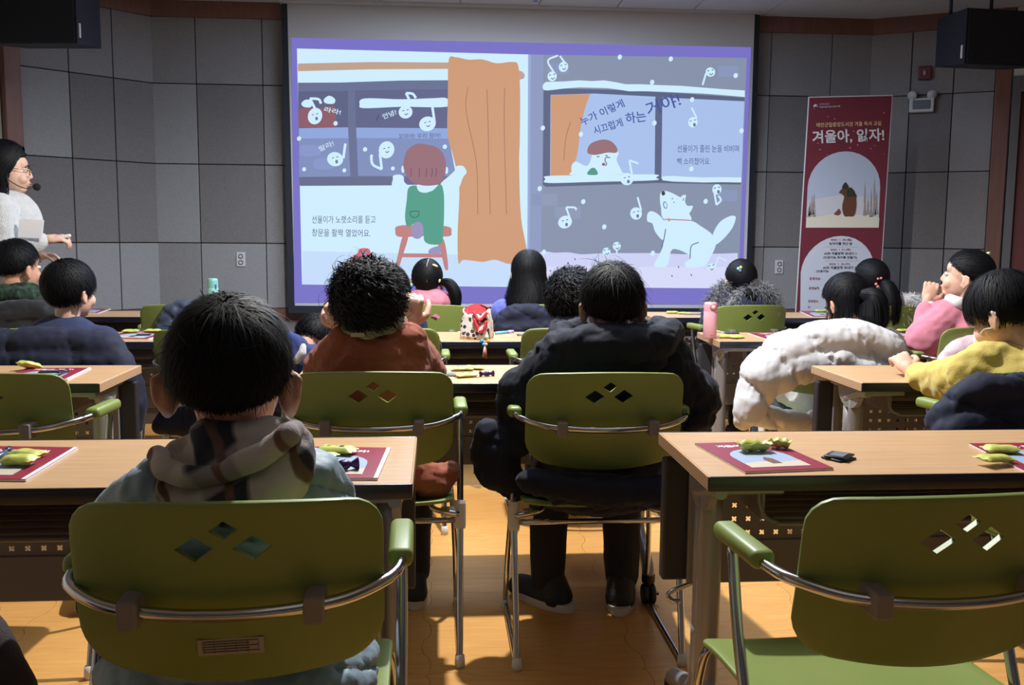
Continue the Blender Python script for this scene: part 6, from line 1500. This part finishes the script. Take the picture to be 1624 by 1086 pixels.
snack(1303, 493, 'lime packet on the booklet near the banner', .11, .05, .022, .1, bz); 
snack(1432, 524, 'lime packet half hidden by the ponytail', .07, .045, .02, .2, TZ+.006)
def sachet(px, py, label, L, W, rot, z=TZ, n=2, m=None):
    p = at(px, py, Z=z+.004); t = thing('sachet', label, 'sachet', Vector((p.x, p.y, z)), rot)
    for k in range(n):
        bm = bmesh.new(); box(bm, -L/2, L/2, -W/2, W/2, .0006+k*.005, .0050+k*.005, .0018); me = bm_mesh(bm, smooth=True); me.transform(Matrix.Rotation(.35*k, 4, 'Z') @ Matrix.Translation((.003*k, 0, 0))); link('packet', me, m or mat('black_foil', (34, 34, 46), .3), t)
    bm = bmesh.new(); box(bm, -L*.36, L*.36, -W*.30, W*.30, n*.005+.0004, n*.005+.0012, .0003); me = bm_mesh(bm); me.transform(Matrix.Rotation(.35*(n-1), 4, 'Z')); link('silver_face', me, mat('silver_foil', (140, 148, 168), .3, .4), t)
    return t
sachet(1330, 725, 'two stacked black and silver sachets on the desk by the empty chair', .055, .05, .5)
sachet(714, 593, 'flat black and silver sachet beside the rust coat', .09, .06, .1, n=1)
sachet(228, 530, 'small black sachet on the booklet between two lime packets', .06, .04, .1, TZ+.006, 1)
sachet(80, 588, 'black oval sachet on the booklet with the yellow snack', .065, .045, .1, TZ+.006, 1)
sachet(1160, 527.5, 'round black sachet behind the lime packets by the pink bottle', .07, .04, .0, n=1)
sachet(830, 530.5, 'small black sachet on the desk with the patterned bag', .06, .045, .0, n=1)
sachet(1100, 497.5, 'flat grey card on the bare corner of the front desk', .13, .07, .0, n=1, m=mat('grey_card', (120, 116, 130), .5))
def pen(a, b, z, label, c1, c2, r=.005):
    p, q_ = at(*a, Z=z+r), at(*b, Z=z+r); t = thing('pen', label, 'pen', p); d = q_-p
    link('barrel', tubemesh([Vector((0, 0, 0)), d*.7], r, 10), mat('pen_%d_%d' % c1[:2], c1, .3), t); link('cap', tubemesh([d*.68, d*.96], r*1.15, 10), mat('pen_%d_%d' % c2[:2], c2, .3), t); link('tip', tubemesh([d*.96, d], [r, r*.3], 10), M_GREYPL, t)
pen((88, 596), (108, 586.5), TZ+.006, 'dark pen lying on the booklet with the yellow snack', (40, 42, 54), (60, 62, 76))
pen((-6, 727), (16, 711), TZ+.006, 'grey-blue pen lying across the booklet near the torn packet', (80, 90, 120), (50, 56, 80), .006)
pen((786, 528), (815, 525.5), TZ, 'fat pastel blue and pink pen beside the patterned bag', (120, 190, 220), (206, 160, 206), .007)
def twist_candy(px, py, label, z=TZ, s=1.0):
    p = at(px, py, Z=z+.008); t = thing('wrapped_candy', label, 'candy', Vector((p.x, p.y, z)), .3)
    m = mat('purple_foil', (64, 40, 96), .3, .4); bm = bmesh.new(); ell(bm, (0, 0, .009*s), (.013*s, .010*s, .008*s), None, 3); me = bm_mesh(bm, smooth=True); displace(me, lambda c, n: .002*vnoise(c*260)); link('sweet', me, m, t)
    for q_ in (-1, 1):
        bm = bmesh.new(); lathe(bm, [(.003*s, 0), (.006*s, .006*s), (.011*s, .014*s)], 12, Matrix.Translation((q_*.010*s, 0, .009*s)) @ Matrix.Rotation(q_*math.pi/2, 4, 'Y')); link('twist', bm_mesh(bm), m, t)
twist_candy(772, 593, 'purple wrapped sweet alone on the desk by the black coat'); twist_candy(545, 739, 'purple wrapped sweet on the booklet beside the person in pale blue', TZ+.006, 1.2)
# bottles
def bottle(px, py, Y, r, h, label, m, m2, detail):
    p = at(px, py, Y); t = thing('insulated_bottle', label, 'bottle', Vector((p.x, Y, TZ)))
    link('body', lathemesh([(0, 0), (r*.92, 0), (r, .004), (r, h*.74), (r*.985, h*.745)], 28), m, t)
    link('lid', lathemesh([(r*.985, h*.745), (r*.99, h*.76), (r*.97, h*.93), (r*.90, h*.98), (r*.7, h), (0, h)], 28), m2, t)
    detail(t, r, h); return t
def pink_detail(t, r, h):
    f = Matrix.Rotation(math.pi/2, 4, 'X')
    link('push_button', lathemesh([(0, .006), (r*.30, .005), (r*.34, 0), (r*.2, -.01)], 18, Matrix.Translation((r*.15, -r*.98, h*.87)) @ f), mat('button_pale', (226, 196, 200), .4), t)
    link('button_ring', lathemesh([(r*.34, .004), (r*.52, .003), (r*.52, -.008), (r*.34, -.008)], 18, Matrix.Translation((r*.15, -r*.95, h*.87)) @ f), mat('button_red', (214, 110, 116), .4), t)
    bm = bmesh.new()
    for k in range(4): box(bm, -.0105+k*.0055+.004, -.0068+k*.0055+.004, -r-.0006, -r+.003, h*.085, h*.085+.005)
    link('red_mark', bm_mesh(bm), mat('button_red', (214, 110, 116), .4), t)
bottle(1126, 520, 4.30, .0315, .168, 'pink insulated bottle standing on the corner of a desk', mat('bottle_pink', (226, 168, 182), .4), mat('lid_pink', (220, 158, 174), .4), pink_detail)
def mint_detail(t, r, h):
    bm = bmesh.new(); box(bm, r*.55, r*.85, -r*.84, -r*.60, h*.72, h*.84, .001); link('blue_tag', bm_mesh(bm), mat('tag_blue', (60, 110, 190), .5), t)
bottle(338, 470, 5.52, .030, .212, 'mint green bottle standing on a desk by the screen', mat('bottle_mint', (150, 206, 196), .45), mat('lid_mint', (128, 186, 178), .45), mint_detail)
# patterned bag
def bag_mat():
    m = bpy.data.materials.new('patterned_canvas'); m.use_nodes = True; nt = m.node_tree; b = nt.nodes['Principled BSDF']; b.inputs['Roughness'].default_value = .7
    t = nt.nodes.new('ShaderNodeTexCoord'); v = nt.nodes.new('ShaderNodeTexVoronoi'); v.inputs['Scale'].default_value = 46; nt.links.new(t.outputs['Object'], v.inputs['Vector'])
    r1 = nt.nodes.new('ShaderNodeValToRGB'); r1.color_ramp.interpolation = 'CONSTANT'; r1.color_ramp.elements[0].position = 0; r1.color_ramp.elements[1].position = .42
    r1.color_ramp.elements[0].color = (1, 1, 1, 1); r1.color_ramp.elements[1].color = (0, 0, 0, 1); nt.links.new(v.outputs['Distance'], r1.inputs[0])
    r2 = nt.nodes.new('ShaderNodeValToRGB'); r2.color_ramp.interpolation = 'CONSTANT'; els = r2.color_ramp.elements; els[0].color = rgb(44, 38, 46); els[1].position = .55; els[1].color = rgb(150, 50, 58); e = els.new(.75); e.color = rgb(60, 62, 90); e = els.new(.88); e.color = rgb(190, 150, 90)
    s_ = nt.nodes.new('ShaderNodeSeparateColor'); nt.links.new(v.outputs['Color'], s_.inputs[0]); nt.links.new(s_.outputs[0], r2.inputs[0])
    mx = nt.nodes.new('ShaderNodeMix'); mx.data_type = 'RGBA'; mx.inputs[6].default_value = rgb(214, 208, 206); nt.links.new(r1.outputs[0], mx.inputs[0]); nt.links.new(r2.outputs[0], mx.inputs[7]); nt.links.new(mx.outputs[2], b.inputs['Base Color']); return m
M_BAG = bag_mat(); M_RED = mat('red_lining', (196, 48, 60), .6, bump=(80, .2))
p = at(757, 538, Z=TZ); bag = thing('lunch_bag', 'patterned white pouch bag with red lining and a charm', 'bag', Vector((p.x, 4.30, TZ)), -.32)
bw, bd, bh = .135, .12, .125
def bag_body():
    V, Fc = [], []; nz, ns = 8, 40
    for k in range(nz+1):
        z = bh*k/nz; f = k/nz
        for i in range(ns):
            a = 2*math.pi*i/ns; c, s_ = math.cos(a), math.sin(a); e = .28+.25*f
            x = bw/2*math.copysign(abs(c)**e, c)*(1+.04*math.sin(f*3)-.12*f*f); y = bd/2*math.copysign(abs(s_)**e, s_)*(1-.22*f*f)
            V.append((x, y, z+(.012*math.cos(2*a) if k == nz else 0)))
    for k in range(nz):
        for i in range(ns): Fc.append((k*ns+i, k*ns+(i+1) % ns, (k+1)*ns+(i+1) % ns, (k+1)*ns+i))
    Fc.append(tuple(range(ns))[::-1]); me = me_from('bag', V, Fc); displace(me, lambda c, n: .004*vnoise(c*38)); return modded(me, [('SOLIDIFY', {'thickness': .004, 'offset': -1})])
me = bag_body(); shade(me); link('bag_body', me, M_BAG, bag)
bm = bmesh.new()
for s_ in (-1, 1):
    v = [bm.verts.new(c) for c in ((-.055, s_*.042, bh-.012), (.055, s_*.042, bh-.012), (.050, s_*.030, bh+.014), (.015, s_*.022, bh+.030), (-.02, s_*.022, bh+.030), (-.050, s_*.030, bh+.012))]; bm.faces.new(v)
me = modded(bm_mesh(bm), [('SOLIDIFY', {'thickness': .003, 'offset': 0})]); link('red_flap', me, M_RED, bag)
link('red_band', tubemesh(catmull([(.004, -.062, .095), (.02, -.066, .06), (.035, -.068, .035), (.052, -.064, .055), (.060, -.055, .085)], 6), .008, 8), M_RED, bag)
link('red_band', tubemesh(catmull([(.0, -.058, bh), (.030, -.064, .088), (.062, -.050, bh)], 6), .007, 8), M_RED, bag)
bm = bmesh.new(); box(bm, -.035, .03, -.02, .02, .07, bh+.010, .006); link('white_box', bm_mesh(bm), M_WHITEPL, bag)
me, co = text_mesh('AT', .05); co = (co-co.min(0))/(co.max(0)-co.min(0)+1e-9); new = np.stack([.026+co[:, 0]*.026, -.0772+co[:, 0]*.004, .036+co[:, 1]*.016+co[:, 0]*.016], 1); me.vertices.foreach_set('co', new.ravel()); me.update(); link('lettering', me, M_PAPER, bag)
p0 = at(771, 536, 4.24); ch_ = thing('bag_charm', 'beaded charm dangling from the patterned bag over the desk edge', 'charm', p0)
y_e = 4.135
for k, (x, y, c_, rr) in enumerate(((772, 534, (190, 220, 190), .010), (774, 541, (226, 160, 70), .008), (764, 541, (70, 150, 210), .009), (767, 546, (90, 170, 220), .008), (771, 546, (200, 206, 150), .008))):
    bm = bmesh.new(); ell(bm, at(x, y, y_e if y > 538 else 4.20)-p0, (rr,)*3, None, 2); link('bead', bm_mesh(bm, smooth=True), mat('bead_%d' % k, c_, .3), ch_)
link('ribbon', tubemesh([at(769, 548, y_e)-p0, at(766.5, 566, y_e)-p0], .0045, 8), mat('ribbon_pale', (210, 200, 196), .6), ch_); link('ribbon', tubemesh([at(770, 551, y_e)-p0, at(771, 569, y_e)-p0], .004, 8), mat('ribbon_coral', (206, 96, 84), .6), ch_)
bpy.data.scenes.remove(WORK)
for me in list(bpy.data.meshes):
    if me.users == 0: bpy.data.meshes.remove(me)
